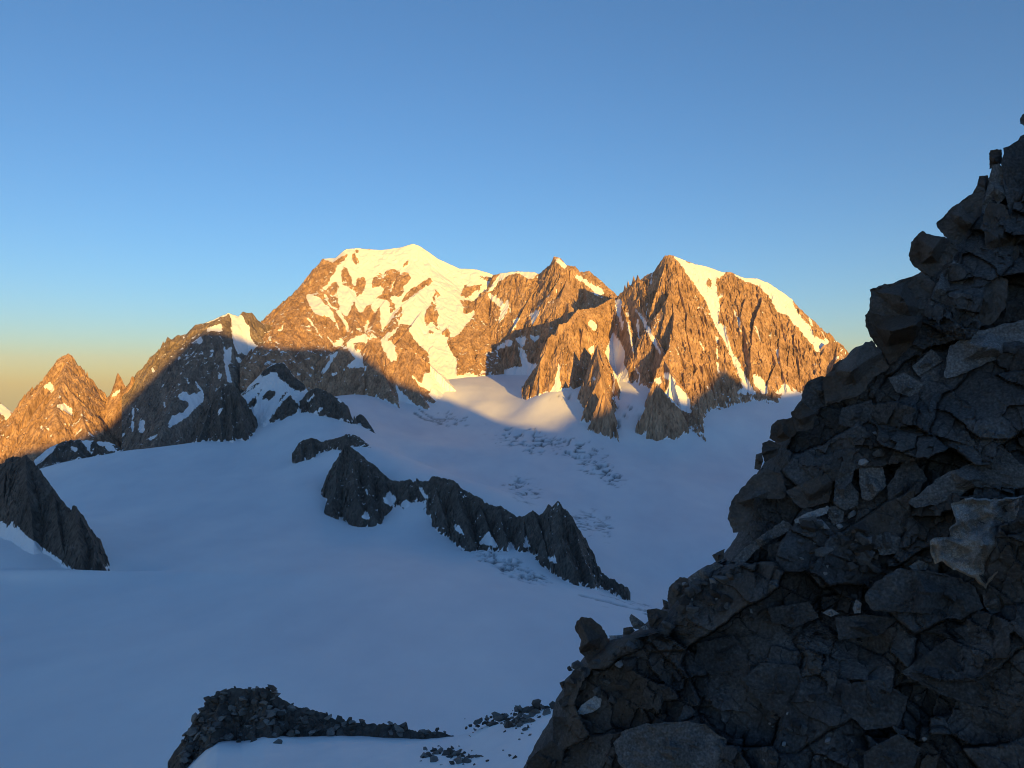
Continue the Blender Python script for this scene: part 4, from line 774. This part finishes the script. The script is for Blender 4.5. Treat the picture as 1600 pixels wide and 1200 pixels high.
for i, q in enumerate(sorted(KS([(1245,395),(1265,411),(1350,394),(1368,399),(1092,426),(1215,427),(1330,302),(1385,330),(1325,372),(1180,414),(1012,412),(1425,315),(1398,308),(1155,422)]))):
    o = stone('snow_stone', P(q[0], q[1], near_ray(*q))+np.array([0, 0, .15]), 1.1+.9*((i*37) % 7)/7, None, RNG)
    tag(o, 'small lone stone on the near snow, %s of fourteen%s' % (ORD[i], '' if 'most' in ORD[i] else ' counted from left'), 'stone', 'single stones on the near snow')
# ================================================================ the dark rock slope beside the camera
M_BED = rock_material('slope_bedrock', (.046, .048, .052), (.092, .095, .10), (.165, .17, .178), 1.5, .6, .5, 1.0)
M_BROWN = rock_material('brown_block', (.058, .05, .046), (.10, .089, .082), (.155, .14, .13), 1.4, .35, .4, .6)
M_GREY = rock_material('grey_speckled_block', (.085, .087, .09), (.15, .152, .156), (.24, .245, .255), 1.1, .65, .15, .9)
M_PALE = rock_material('pale_slab', (.20, .21, .225), (.27, .28, .295), (.35, .36, .37), .8, .4, .05, .5)
M_QUARTZ = rock_material('quartz_rock', (.22, .215, .21), (.45, .445, .44), (.75, .745, .74), .5, .7, .9, 1.0)
c1 = lambda p: crop(1300,160,.25,p); c2 = lambda p: crop(1300,400,.25,p); c3 = lambda p: crop(1080,560,.25,p); c4 = lambda p: crop(1300,680,.25,p)
c5 = lambda p: crop(1000,760,.25,p); c6 = lambda p: crop(810,940,.216667,p); c7 = lambda p: crop(1040,900,.25,p); c8 = lambda p: crop(1300,900,.25,p)
def slope_Y(px, py): return 1/np.maximum(.0625+(px-815)*1.85e-5+(py-1200)*2.17e-5, .03)
EDGE = np.array([(150,1760),(205,1640),(240,1588),(300,1540),(350,1495),(400,1470),(440,1420),(470,1375),(540,1372),(570,1312),(600,1274),(640,1250),(660,1228),(700,1207),(740,1184),(780,1157),(830,1154),(860,1140),(880,1124),(900,1087),(930,1062),(960,1036),(985,1005),(1000,950),(1030,921),(1060,894),(1100,873),(1150,844),(1200,817),(1300,772),(1420,722)], float)
def relief(X, Z, seed=0):
    X = X/1.35; Z = Z/1.35
    def turn(a): return X*math.cos(a)-Z*math.sin(a), X*math.sin(a)+Z*math.cos(a)
    w1 = fbm(X/.7, Z/.7, 3, 1200); w2 = fbm(X/.7, Z/.7, 3, 1201)
    u, v = turn(-.62+.0); p, q = turn(.35); m, n = turn(-1.1)
    h1, e1 = cells((u+w1*.10)/1.7, (v+w2*.10)/.8, 1210, 1.9, True); h2, e2 = cells((p+w2*.06)/.62, (q+w1*.06)/.36, 1211, 1.9, True)
    h3, e3 = cells((m+w1*.03)/.24, (n+w2*.03)/.13, 1212, 1.7, True); h4, e4 = cells((X+w1*.02)/.09, (Z+w2*.02)/.07, 1213, 1.5)
    big = fbm(X/3.2, Z/3.2, 3, 1205)*.6
    zone = sstep(-.15, .2, fbm(X/1.5, Z/1.5, 2, 1206)); grit = sstep(.05, .3, fbm(X/1.1, Z/1.1, 2, 1208))
    return 1.35*(big + h1*.30 + h2*.15*(.3+.7*zone) + h3*.055*(.25+.75*zone) + h4*.022*grit + fbm(X/.11, Z/.11, 4, 1207, .6)*.016 - .05*sstep(.05, 0, e1) - .03*sstep(.05, 0, e2)*zone)
def build_slope():
    rows = np.concatenate([np.linspace(150, 1230, 520), np.linspace(1235, 1420, 30)]); n = 540
    xl = np.interp(rows, EDGE[:, 0], EDGE[:, 1]) + fbm(rows/26, rows*0+3, 3, 1220)*6 - 9*sstep(840, 880, rows)*sstep(1120, 1080, rows)
    xr = np.full(len(rows), 2050.0)
    t = np.linspace(0, 1, n)
    px = xl[:, None]+(np.maximum(xr-xl, 30))[:, None]*t[None]; py = np.repeat(rows[:, None], n, 1)
    Y0 = slope_Y(px, py); X = (px-CX)/FPX*Y0; Z = (CY-py)/FPX*Y0
    e = px-xl[:, None]; edge = np.clip(1-e/46, 0, 1)
    h = relief(X, Z)*(1-.55*edge) - 1.0*edge**2.2
    Yd = Y0-h
    V = [np.stack([(px-CX)/FPX*Yd, Yd, (CY-py)/FPX*Yd], -1)]
    # the far side of the crest falls away behind
    back = []
    for k, d in enumerate((.6, 1.5, 3.0, 6.0, 12.0)):
        q = P(0, 0, 1)*0; b = V[0][:, 0].copy(); b[:, 1] += d; b[:, 0] = b[:, 0]*1.0+d*.55+fbm(rows/30, rows*0+k, 2, 1230)*.12*d; b[:, 2] -= d*.35
        back.append(b)
    G = np.concatenate([np.stack(back[::-1], 1), V[0]], 1)
    base = np.array(P(1150, 1330, 15.0))
    root = empty('rocky_slope', base); tag(root, 'huge dark shaded rock slope filling the right foreground', 'rock slope')
    add_obj('bedrock', mesh_np('bedrock', G.reshape(-1, 3)-base, grid_faces(*G.shape[:2]).reshape(-1, 4), False), M_BED, root)
    return root, base
SLOPE, SLOPE_B = build_slope()
def outline_rock(poly, seed, prot=.35, thick=.55, N=64, R=11, depth=None, facets=10, rough=1.0):
    r = np.random.RandomState(seed); p = np.array([q[:2] for q in poly], float)
    # even spacing round the outline
    d = np.concatenate([[0], np.cumsum(np.linalg.norm(np.diff(np.vstack([p, p[:1]]), axis=0), axis=1))]); pp = np.vstack([p, p[:1]])
    s = np.linspace(0, d[-1], N, endpoint=False); o = np.stack([np.interp(s, d, pp[:, 0]), np.interp(s, d, pp[:, 1])], 1)
    nrm = o-np.roll(o, 1, 0); nrm = np.stack([-nrm[:, 1], nrm[:, 0]], 1); nrm /= np.linalg.norm(nrm, axis=1, keepdims=True)+1e-9
    o = o+nrm*(r.rand(N, 1)-.5)*min(3.2, .03*math.sqrt(np.ptp(p[:, 0])*np.ptp(p[:, 1])))
    A = .5*np.sum(p[:, 0]*np.roll(p[:, 1], -1)-np.roll(p[:, 0], -1)*p[:, 1])
    c = np.array([np.sum((p[:, k]+np.roll(p[:, k], -1))*(p[:, 0]*np.roll(p[:, 1], -1)-np.roll(p[:, 0], -1)*p[:, 1])) for k in (0, 1)])/(6*A)
    Yc = depth or float(slope_Y(c[0], c[1])); w = math.sqrt(abs(A))*Yc/FPX          # typical size in metres
    T = thick*w; front = []; Yplane = slope_Y(o[:, 0], o[:, 1])-Yc
    pl = []
    for k in range(facets):
        a = r.uniform(0, 2*math.pi) if k else -2.0; g = r.uniform(.5, 2.4) if k else r.uniform(.05, .3)
        pl.append((math.cos(a)*g, math.sin(a)*g, r.uniform(.5, 1.15)*T if k else T*.85))
    def prof(dx, dy, rad):
        h = T*(1-rad**7)
        for (gx, gy, a0) in pl: h = np.minimum(h, a0-(gx*dx+gy*dy))
        return h
    rads = np.linspace(1, 0, R+1)[:-1]**.85
    V = []; ring = []
    for side in (1, -1):
        for rad in rads if side == 1 else rads[1:]:
            q = c+(o-c)*rad; dx = (q[:, 0]-c[0])/FPX*Yc; dy = -(q[:, 1]-c[1])/FPX*Yc
            if side == 1: h = np.maximum(prof(dx, dy, rad), -.15*T)
            else: h = -T*.9*(1-rad**3)
            nz = (fbm(dx/(.35*w)+seed, dy/(.35*w)+side, 3, 1300)*.085*w+fbm(dx/(.09*w), dy/(.09*w), 2, 1301)*.022*w)*rough*(1 if rad < .999 else 0)
            Yq = Yc+(slope_Y(q[:, 0], q[:, 1])-Yc)*.55-prot*w-h-nz
            V.append(np.stack([(q[:, 0]-CX)/FPX*Yq, Yq, (CY-q[:, 1])/FPX*Yq], -1))
    nr = len(rads); rings = V[:nr]; rb = V[nr:]
    allv = np.concatenate(rings+rb); F = []
    def strip(a, b, flip):
        i = np.arange(N); j = (i+1) % N
        f = np.stack([a*N+i, a*N+j, b*N+j, b*N+i], 1); return f[:, ::-1] if flip else f
    fl = A < 0
    for k in range(nr-1): F.append(strip(k, k+1, not fl))
    prev = 0
    for k in range(len(rb)): F.append(strip(prev, nr+k, fl)); prev = nr+k
    quads = np.concatenate(F); tris = []
    cf = len(allv); allv = np.concatenate([allv, rings[-1].mean(0)[None], rb[-1].mean(0)[None]])
    for i in range(N):
        j = (i+1) % N; a = (nr-1)*N; b = prev*N
        tris += [[a+i, a+j, cf, cf], [b+j, b+i, cf+1, cf+1]]
    F = [list(map(int, f)) for f in quads]+[[t[0], t[1], t[2]] for t in tris]
    base = allv.mean(0); m = bpy.data.meshes.new('block'); m.from_pydata((allv-base).tolist(), [], F); m.update()
    bm = bmesh.new(); bm.from_mesh(m); bmesh.ops.recalc_face_normals(bm, faces=bm.faces); bm.to_mesh(m); bm.free()
    return m, base
def block(poly, seed, mat, prot=.3, thick=.55, label=None, name='rock_block', cat='boulder', **k):
    m, b = outline_rock(poly, seed, prot, thick, **k); m.materials.append(mat)
    if label:
        o = add_obj(name, m, None, None, b); tag(o, label, cat, 'distinct rocks on the slope')
    else:
        o = add_obj(name, m, None, SLOPE, b-SLOPE_B)
    return o
def slope_blocks():
    T = [ # distinct rocks, each a thing
     (c1([(565,803),(540,820),(495,870),(478,950),(495,1010),(560,1060),(600,1090),(680,1080),(740,1000),(790,930),(760,870),(700,840),(620,830)]), M_BROWN, .45, .7, 'rounded dark boulder jutting out over the sky high on the slope', 'jutting_boulder'),
     (c1([(650,755),(700,708),(760,650),(880,565),(908,520),(960,540),(940,620),(930,700),(880,760),(800,890),(740,870),(690,820),(672,800)]), M_BROWN, .3, .5, 'dark tilted slab with a pointed left tip above the jutting boulder', 'tilted_slab'),
     (c1([(990,300),(1030,292),(1060,295),(1065,370),(1040,400),(1000,410),(985,420),(982,320)]), M_BROWN, .3, .6, 'small square block standing on the skyline near the upper right corner', 'skyline_block'),
     (c2([(205,370),(230,345),(300,372),(480,370),(570,380),(560,440),(500,560),(420,640),(360,680),(310,600),(245,510),(215,450)]), M_BROWN, .5, .75, 'big dark wedge shaped block overhanging the evening sky at mid height', 'wedge_block'),
     (c2([(240,210),(340,170),(345,178),(470,140),(560,105),(650,170),(640,260),(620,400),(520,420),(400,410),(290,400),(232,360),(238,310)]), M_BROWN, .4, .6, 'cracked dark block lying on top of the wedge shaped block', 'cracked_block'),
     (c2([(760,20),(800,60),(860,100),(830,230),(720,290),(700,400),(690,520),(640,420),(605,340),(620,250),(680,120)]), M_GREY, .35, .4, 'pale speckled grey slab standing upright between dark blocks', 'speckled_slab'),
     (c3([(640,1010),(720,965),(860,920),(850,970),(760,1000),(660,1045)]), M_PALE, .7, .35, 'pale flat stone slab lying on loose stones mid slope', 'flat_slab'),
     (c3([(900,760),(950,630),(1030,660),(1000,780),(1050,850),(1040,920),(960,950),(890,910)]), M_GREY, .5, .6, 'upright grey block with straight edges above the pale flat slab', 'upright_block'),
     (c4([(740,430),(840,390),(1000,400),(1210,375),(1240,600),(1200,760),(1050,850),(960,960),(880,890),(740,830),(690,780),(640,800),(612,720),(618,650),(660,640),(700,690),(735,640),(730,580),(780,555)]), M_QUARTZ, .4, .5, 'white quartz rock with orange rust stains at the right edge', 'quartz_rock'),
     (c6([(460,112),(500,112),(540,125),(590,170),(640,240),(655,290),(640,400),(590,450),(520,480),(480,400),(445,370),(438,330),(452,300),(450,270),(420,220),(408,190),(420,140)]), M_BROWN, .3, .55, 'tall brown leaning boulder on the lower left crest of the slope', 'leaning_boulder'),
     (c6([(815,88),(850,112),(900,150),(940,180),(900,200),(830,195),(805,140),(800,112)]), M_GREY, .3, .4, 'small sharp triangular stone standing against the snow on the crest', 'triangular_stone'),
     (c6([(415,810),(450,750),(550,680),(600,700),(590,760),(540,795),(470,815)]), M_PALE, .6, .35, 'pale angular stone lying low on the slope below the leaning boulder', 'angular_stone'),
     (c6([(690,1020),(760,930),(900,880),(1200,865),(1340,880),(1500,1000),(1450,1240),(800,1260),(720,1150)]), M_GREY, .3, .25, 'broad flat dark slab at the bottom edge of the picture', 'broad_slab'),
     (c4([(200,1010),(260,930),(420,830),(600,850),(800,890),(900,960),(950,1080),(800,1150),(500,1110),(250,1095)]), M_BED, .35, .45, 'large greenish boulder below the quartz rock', 'greenish_boulder'),
     (c7([(980,230),(1010,212),(1040,205),(1085,235),(1030,255)]), M_PALE, .6, .4, 'small pale oval stone on the dark ledge in mid slope', 'oval_stone'),
    ]
    for i, (p, m, pr, th, lab, nm) in enumerate(T): block(p, 2000+i*7, m, pr, th, lab, nm, rough=3.0 if m is M_QUARTZ else 1.2, N=90 if m is M_QUARTZ else 64, R=18 if m is M_QUARTZ else 12)
    B = [ (c1([(920,460),(975,455),(985,520),(950,580),(905,570),(908,510)]), M_BROWN), (c1([(1075,285),(1120,258),(1170,235),(1185,205),(1250,170),(1300,1000),(1180,950),(1130,760),(1085,600),(1060,400)]), M_BED), (c1([(1000,390),(1050,380),(1090,480),(1080,600),(1040,640),(1010,590),(960,700),(930,680),(960,590),(980,480)]), M_GREY),
      (c1([(980,620),(1080,640),(1130,760),(1170,940),(1110,1100),(1040,1070),(960,930),(940,720)]), M_BROWN), (c2([(960,85),(1100,150),(1090,310),(1000,430),(910,440),(860,330),(820,250),(880,160)]), M_BROWN), (c2([(720,290),(820,250),(880,370),(910,440),(800,520),(740,550),(690,510),(700,400)]), M_BROWN),
      (c2([(545,440),(600,390),(640,430),(680,540),(620,570),(575,570),(550,490)]), M_BROWN), (c2([(470,600),(540,470),(575,570),(560,620),(500,630)]), M_GREY), (c2([(500,690),(560,640),(620,580),(700,650),(640,690),(540,750)]), M_GREY), (c2([(150,570),(245,525),(330,620),(360,700),(260,760),(180,870),(50,910),(-40,930),(-60,780),(10,685),(100,620)]), M_BROWN),
      (c2([(740,560),(900,470),(1230,390),(1240,620),(1000,650),(860,720),(760,760),(700,760),(720,640)]), M_GREY), (c2([(350,760),(450,730),(560,790),(620,850),(520,890),(400,850)]), M_GREY), (c2([(60,950),(250,900),(270,1000),(150,1080),(40,1050)]), M_BED), (c2([(930,930),(1040,890),(1150,1000),(1050,1110),(900,1060)]), M_BED),
      (c3([(695,210),(730,140),(800,110),(960,130),(1050,200),(930,260),(780,320),(640,330),(690,250)]), M_BED), (c3([(490,500),(500,420),(540,385),(640,370),(660,470),(600,510),(540,530)]), M_BROWN), (c3([(440,590),(445,530),(490,510),(560,540),(540,600),(460,650)]), M_BROWN), (c3([(405,600),(440,590),(450,640),(430,700),(395,690)]), M_BROWN), (c3([(620,340),(700,280),(780,340),(760,440),(660,460)]), M_BROWN),
      (c3([(335,790),(380,740),(460,690),(560,720),(600,840),(580,880),(420,860),(400,960),(320,1090),(262,1085),(232,1010),(235,930),(260,880)]), M_BROWN), (c3([(590,830),(760,750),(850,700),(890,780),(860,900),(700,940),(640,900)]), M_BROWN), (c3([(1050,660),(1200,680),(1220,800),(1120,890),(1070,880),(1050,780)]), M_GREY), (c3([(850,930),(900,920),(955,960),(950,1020),(890,1040),(860,990)]), M_GREY),
      (c3([(715,1040),(760,1015),(820,1060),(780,1090),(720,1080)]), M_GREY), (c3([(700,1100),(760,1070),(800,1110),(760,1140)]), M_GREY), (c4([(475,420),(560,350),(700,240),(900,170),(1240,190),(1240,330),(1000,330),(860,330),(760,420),(600,440),(510,460)]), M_GREY), (c4([(900,180),(950,80),(990,25),(1060,60),(1190,190),(1100,220),(920,240)]), M_GREY), (c4([(340,330),(480,100),(600,280),(480,400),(500,480),(430,560),(370,500)]), M_BED),
      (c4([(250,640),(340,600),(430,640),(420,740),(300,750)]), M_GREY), (c4([(940,1000),(1000,930),(1100,960),(1110,1080),(1000,1120),(950,1070)]), M_GREY), (c4([(480,820),(540,780),(610,800),(600,840),(520,850)]), M_PALE), (c4([(130,1080),(150,1025),(185,1050),(180,1110),(140,1115)]), M_PALE),
      (c6([(757,190),(820,180),(840,210),(800,240),(755,240)]), M_BROWN), (c5([(42,772),(100,762),(170,780),(180,850),(70,890),(55,860),(45,800)]), M_BROWN), (c5([(180,630),(250,565),(300,575),(310,640),(240,700),(190,760),(170,700)]), M_BROWN), (c5([(300,570),(420,490),(520,490),(510,600),(440,720),(420,640),(330,640)]), M_GREY), (c5([(290,710),(330,670),(420,640),(430,700),(380,750),(310,740)]), M_GREY),
      (c5([(170,860),(230,780),(290,750),(300,850),(220,890)]), M_GREY), (c5([(515,570),(560,510),(610,470),(680,480),(660,560),(590,720),(540,690)]), M_GREY), (c5([(580,470),(640,390),(700,350),(900,210),(980,260),(820,330),(700,420),(640,500)]), M_GREY), (c5([(450,430),(490,408),(530,390),(520,450),(480,478)]), M_BROWN), (c5([(800,370),(960,310),(1090,380),(1060,480),(960,560),(860,540),(800,440)]), M_BED),
      (c5([(600,720),(630,660),(660,690),(640,740)]), M_PALE), (c5([(140,705),(175,720),(180,770),(150,765)]), M_BROWN), (c6([(330,600),(400,490),(480,510),(500,620),(400,660),(330,690)]), M_BROWN), (c6([(285,720),(330,680),(420,660),(470,700),(420,790),(330,800)]), M_BED), (c6([(295,585),(330,570),(345,610),(315,630)]), M_BROWN), (c6([(655,245),(750,240),(760,270),(700,290),(660,280)]), M_PALE), (c6([(880,180),(920,170),(940,200),(900,205)]), M_PALE),
      (c6([(560,480),(640,430),(720,470),(690,560),(590,560)]), M_BED), (c6([(250,830),(420,830),(520,860),(560,1000),(420,1080),(250,1020)]), M_BED), (c6([(120,1100),(240,1000),(330,1080),(300,1230),(80,1230),(60,1160)]), M_BED), (c7([(480,640),(600,540),(830,560),(900,760),(720,880),(610,820)]), M_BED), (c7([(200,420),(420,370),(520,470),(480,580),(280,620),(180,540)]), M_BED), (c7([(640,200),(900,160),(960,260),(800,320),(660,290)]), M_BED),
      (c8([(430,600),(720,390),(900,470),(1080,560),(1100,760),(900,820),(640,720)]), M_BED), (c8([(760,330),(940,280),(1110,330),(1100,540),(900,460)]), M_BED), (c8([(1090,900),(1200,790),(1300,900),(1300,1080),(1120,1070)]), M_BED), (c8([(60,680),(300,640),(480,760),(420,940),(200,960),(60,820)]), M_BED), (c8([(200,1100),(420,980),(560,1080),(480,1260),(200,1260)]), M_BED), (c8([(20,260),(200,240),(420,260),(300,370),(40,400)]), M_BED) ]
    for i, (p, m) in enumerate(B):
        big = m is M_BED
        block(p, 3000+i*5, m, .12 if big else .32, .3 if big else .5, N=56, R=9)
    for h in HULLS[:8]:
        pass
slope_blocks()
def loose_stones():
    r = np.random.RandomState(77); meshes = []
    for i, mt in enumerate((M_GREY, M_BROWN, M_PALE, M_GREY, M_BED, M_GREY)):
        m = hull_rock(950+i, 14); m.name = 'loose_stone'; m.materials.append(mt); meshes.append(m)
    zones = [([(1225,800),(1330,790),(1400,870),(1400,930),(1250,900)], 70, .05, .2), ([(1150,955),(1350,930),(1360,960),(1160,985)], 35, .04, .14), ([(1150,1110),(1330,1060),(1400,1200),(1180,1200)], 60, .03, .12), ([(1060,900),(1160,880),(1150,960),(1040,985)], 40, .05, .2),
             ([(1400,1060),(1560,1000),(1590,1180),(1430,1190)], 25, .03, .1), ([(880,1040),(1000,1000),(1030,1100),(900,1120)], 35, .05, .18), ([(1280,690),(1400,640),(1440,720),(1330,780)], 20, .05, .15)]
    for poly, n, a, b in zones:
        p = np.array(poly)
        for k in range(n):
            w = r.dirichlet(np.ones(len(p))*.8); q = w@p; Y = float(slope_Y(*q)); X0 = (q[0]-CX)/FPX*Y; Z0 = (CY-q[1])/FPX*Y
            h = float(relief(np.array([X0]), np.array([Z0]))[0]); s = a+(b-a)*r.rand()**2
            pos = P(q[0], q[1], Y-h-s*.4)
            stone('loose_stone', pos, s*2.3, SLOPE, r, meshes[r.randint(len(meshes))], SLOPE_B)
    o = add_obj('corner_rock', *[None, None]) if False else None
loose_stones()
m, b = outline_rock([(1594,184),(1599,178),(1640,170),(1650,205),(1600,197),(1594,193)], 4000, 0, .6, depth=19.0); m.materials.append(M_BROWN)
tag(add_obj('rock_tip', m, None, None, b), 'tiny dark rock tip cut off by the right edge above the slope', 'boulder', 'distinct rocks on the slope')
# ================================================================ far lowlands and the air
def lowlands():
    m, nt, nd, lk, bs = mat_new('far_lowland')
    tc = nd.new('ShaderNodeTexCoord'); n = nd.new('ShaderNodeTexNoise'); n.inputs['Scale'].default_value = 1/4000; n.inputs['Detail'].default_value = 6; lk.new(tc.outputs['Object'], n.inputs['Vector'])
    r = ramp(nd, [(0.35, (.03, .04, .03)), (0.65, (.08, .085, .07))]); lk.new(n.outputs['Fac'], r.inputs['Fac']); lk.new(r.outputs[0], bs.inputs['Base Color']); bs.inputs['Roughness'].default_value = .95
    v = np.concatenate([np.linspace(-9000, 9000, 30), np.geomspace(9500, 44000, 40)]); u = np.linspace(-40000, 40000, 110)
    X, Y = np.meshgrid(u, v); Z = -2700+fbm(X/7000, Y/7000, 4, 1400)*500-(X*X+Y*Y)/1.27e7
    o = add_obj('lowlands', mesh_np('lowlands', np.stack([X, Y, Z], -1).reshape(-1, 3), grid_faces(*X.shape).reshape(-1, 4), True), m); tag(o, 'dim far lowlands below the mountains', kind='structure')
lowlands()
def haze():
    bm = bmesh.new(); bmesh.ops.create_cube(bm, size=1.0)
    me = bpy.data.meshes.new('haze'); bm.to_mesh(me); bm.free()
    m = bpy.data.materials.new('haze_air'); m.use_nodes = True; nt = m.node_tree; nt.nodes.remove(nt.nodes['Principled BSDF'])
    v = nt.nodes.new('ShaderNodeVolumePrincipled'); v.inputs['Color'].default_value = (1.0, .92, .88, 1); v.inputs['Density'].default_value = HAZE_D; v.inputs['Anisotropy'].default_value = 0.0
    nt.links.new(v.outputs[0], nt.nodes['Material Output'].inputs['Volume'])
    o = add_obj('haze', me, m); o.scale = (82000, 58000, 6200); o.location = (0, 17000, -1500); tag(o, 'thin pale morning haze in the air', kind='stuff')
HAZE_D = 1.0e-5
haze()

# ================================================================ a roped party far out on the plateau
def climber_mesh():
    J = [(0,0,.95,.15),(0,0,1.2,.16),(0,0,1.45,.17),(0,0,1.56,.07),(0,.02,1.70,.115),(.20,0,1.43,.07),(.30,.08,1.16,.055),(.24,.24,1.0,.045),(-.20,0,1.43,.07),(-.30,-.06,1.16,.055),(-.26,.1,.95,.045),
         (.11,.05,.88,.10),(.12,.22,.50,.075),(.12,.16,.08,.055),(.12,.30,.05,.05),(-.11,-.02,.88,.10),(-.12,-.08,.48,.075),(-.12,-.28,.10,.055),(-.12,-.14,.05,.05),(0,-.2,1.25,.15)]
    E = [(0,1),(1,2),(2,3),(3,4),(2,5),(5,6),(6,7),(2,8),(8,9),(9,10),(0,11),(11,12),(12,13),(13,14),(0,15),(15,16),(16,17),(17,18),(1,19)]
    m = bpy.data.meshes.new('climber'); m.from_pydata([j[:3] for j in J], E, []); o = bpy.data.objects.new('tmp', m); COL.objects.link(o)
    md = o.modifiers.new('s', 'SKIN'); o.modifiers.new('d', 'SUBSURF').levels = 1
    for i, j in enumerate(J): m.skin_vertices[0].data[i].radius = (j[3], j[3])
    m.skin_vertices[0].data[0].use_root = True
    dg = bpy.context.evaluated_depsgraph_get(); r = bpy.data.meshes.new_from_object(o.evaluated_get(dg)); bpy.data.objects.remove(o); return r
def climbers():
    mt, nt, nd, lk, bs = mat_new('dark_clothing'); bs.inputs['Roughness'].default_value = .8
    tc = nd.new('ShaderNodeTexCoord'); n = nd.new('ShaderNodeTexNoise'); n.inputs['Scale'].default_value = 4; lk.new(tc.outputs['Object'], n.inputs['Vector'])
    r = ramp(nd, [(.4, (.02, .02, .028)), (.6, (.06, .05, .05))]); lk.new(n.outputs['Fac'], r.inputs['Fac']); lk.new(r.outputs[0], bs.inputs['Base Color'])
    me = climber_mesh(); me.materials.append(mt); W_ = ['leftmost', 'second from left', 'third from left', 'middle', 'third from right', 'second from right', 'rightmost']
    for i, px in enumerate((379, 384, 390, 402, 409, 415, 423)):
        Y = ray_glacier(px, 707); X = (px-CX)/FPX*Y; o = bpy.data.objects.new('person', me); COL.objects.link(o)
        o.location = (X, Y, float(glacier_q(np.array([X]), np.array([Y]))[0])+1.0); o.rotation_euler = (0, 0, -1.5+.1*i)
        tag(o, 'tiny dark climber walking on the far snow plateau, %s of the line' % W_[i], 'person', 'climbers in a line on the plateau')
climbers()
# ---------------------------------------------------------------- the ridge behind the camera that keeps the sun off the glacier
def shading_ridge():
    TERM = [(-200,760,4500),(0,722,4450),(60,700,4500),(110,690,4500),(160,668,4600),(210,622,4800),(260,570,4950),(310,520,5100),(345,520,5150),(380,532,5300),(420,546,5400),(455,546,5500),(510,546,5700),(545,545,5400),(575,562,5300),(610,588,5050),(640,600,4950),
            (670,618,0),(700,622,0),(740,641,0),(790,663,0),(860,671,0),(925,642,4150),(955,622,4200),(1000,603,4100),(1027,598,3990),(1062,630,4150),(1085,600,4450),(1105,578,4550),(1130,592,4500),(1155,606,4450),(1185,618,4400),(1240,612,4450),(1270,590,4600),(1290,570,4650),(1325,556,4650)]
    TERM = [(a, b, c or ray_glacier(a, b)) for a, b, c in TERM]
    h = np.array([SUN_DIR[0], SUN_DIR[1]]); ch = math.hypot(*h); h = h/ch; tan = SUN_DIR[2]/ch
    r = np.array([-h[1], h[0]]); D = 2600.0
    pts = []
    for t in TERM:
        p = P(*t); w = float(p[:2]@r); run = D-float(p[:2]@h)
        pts.append((w, p[2]+run*tan))
    pts.sort(); w = np.array([p[0] for p in pts]); z = np.array([p[1] for p in pts])
    ww = np.linspace(w[0]-2500, w[-1]+2500, 260); zz = np.interp(ww, w, z)
    crest = np.stack([h[0]*D+r[0]*ww, h[1]*D+r[1]*ww, zz], -1)
    rows = []
    for d in np.linspace(-900, 900, 61):
        k = (abs(d)/900.0)**.8
        zr = zz*(1-k)-900*k + (ridged(ww/160, ww*0+d/300, 4, 61)*45+fbm(ww/60, ww*0+d/60, 3, 62)*12)*min(1, max(0, abs(d)-150)/300)*(1-k*.5)
        rows.append(np.stack([crest[:, 0]+h[0]*d, crest[:, 1]+h[1]*d, zr], -1))
    V = np.array(rows); F = grid_faces(*V.shape[:2]).reshape(-1, 4); V = V.reshape(-1, 3)
    root = empty('rock_ridge', (float(h[0]*D), float(h[1]*D), -300))
    tag(root, 'high rock ridge behind the viewpoint that shades the glacier', 'rock ridge')
    b = np.array(root.location)
    add_obj('rock_face', mesh_np('rock_face', V-b, F, False, {'snow': np.zeros(len(V))}), M_DARKROCK, root)
shading_ridge()
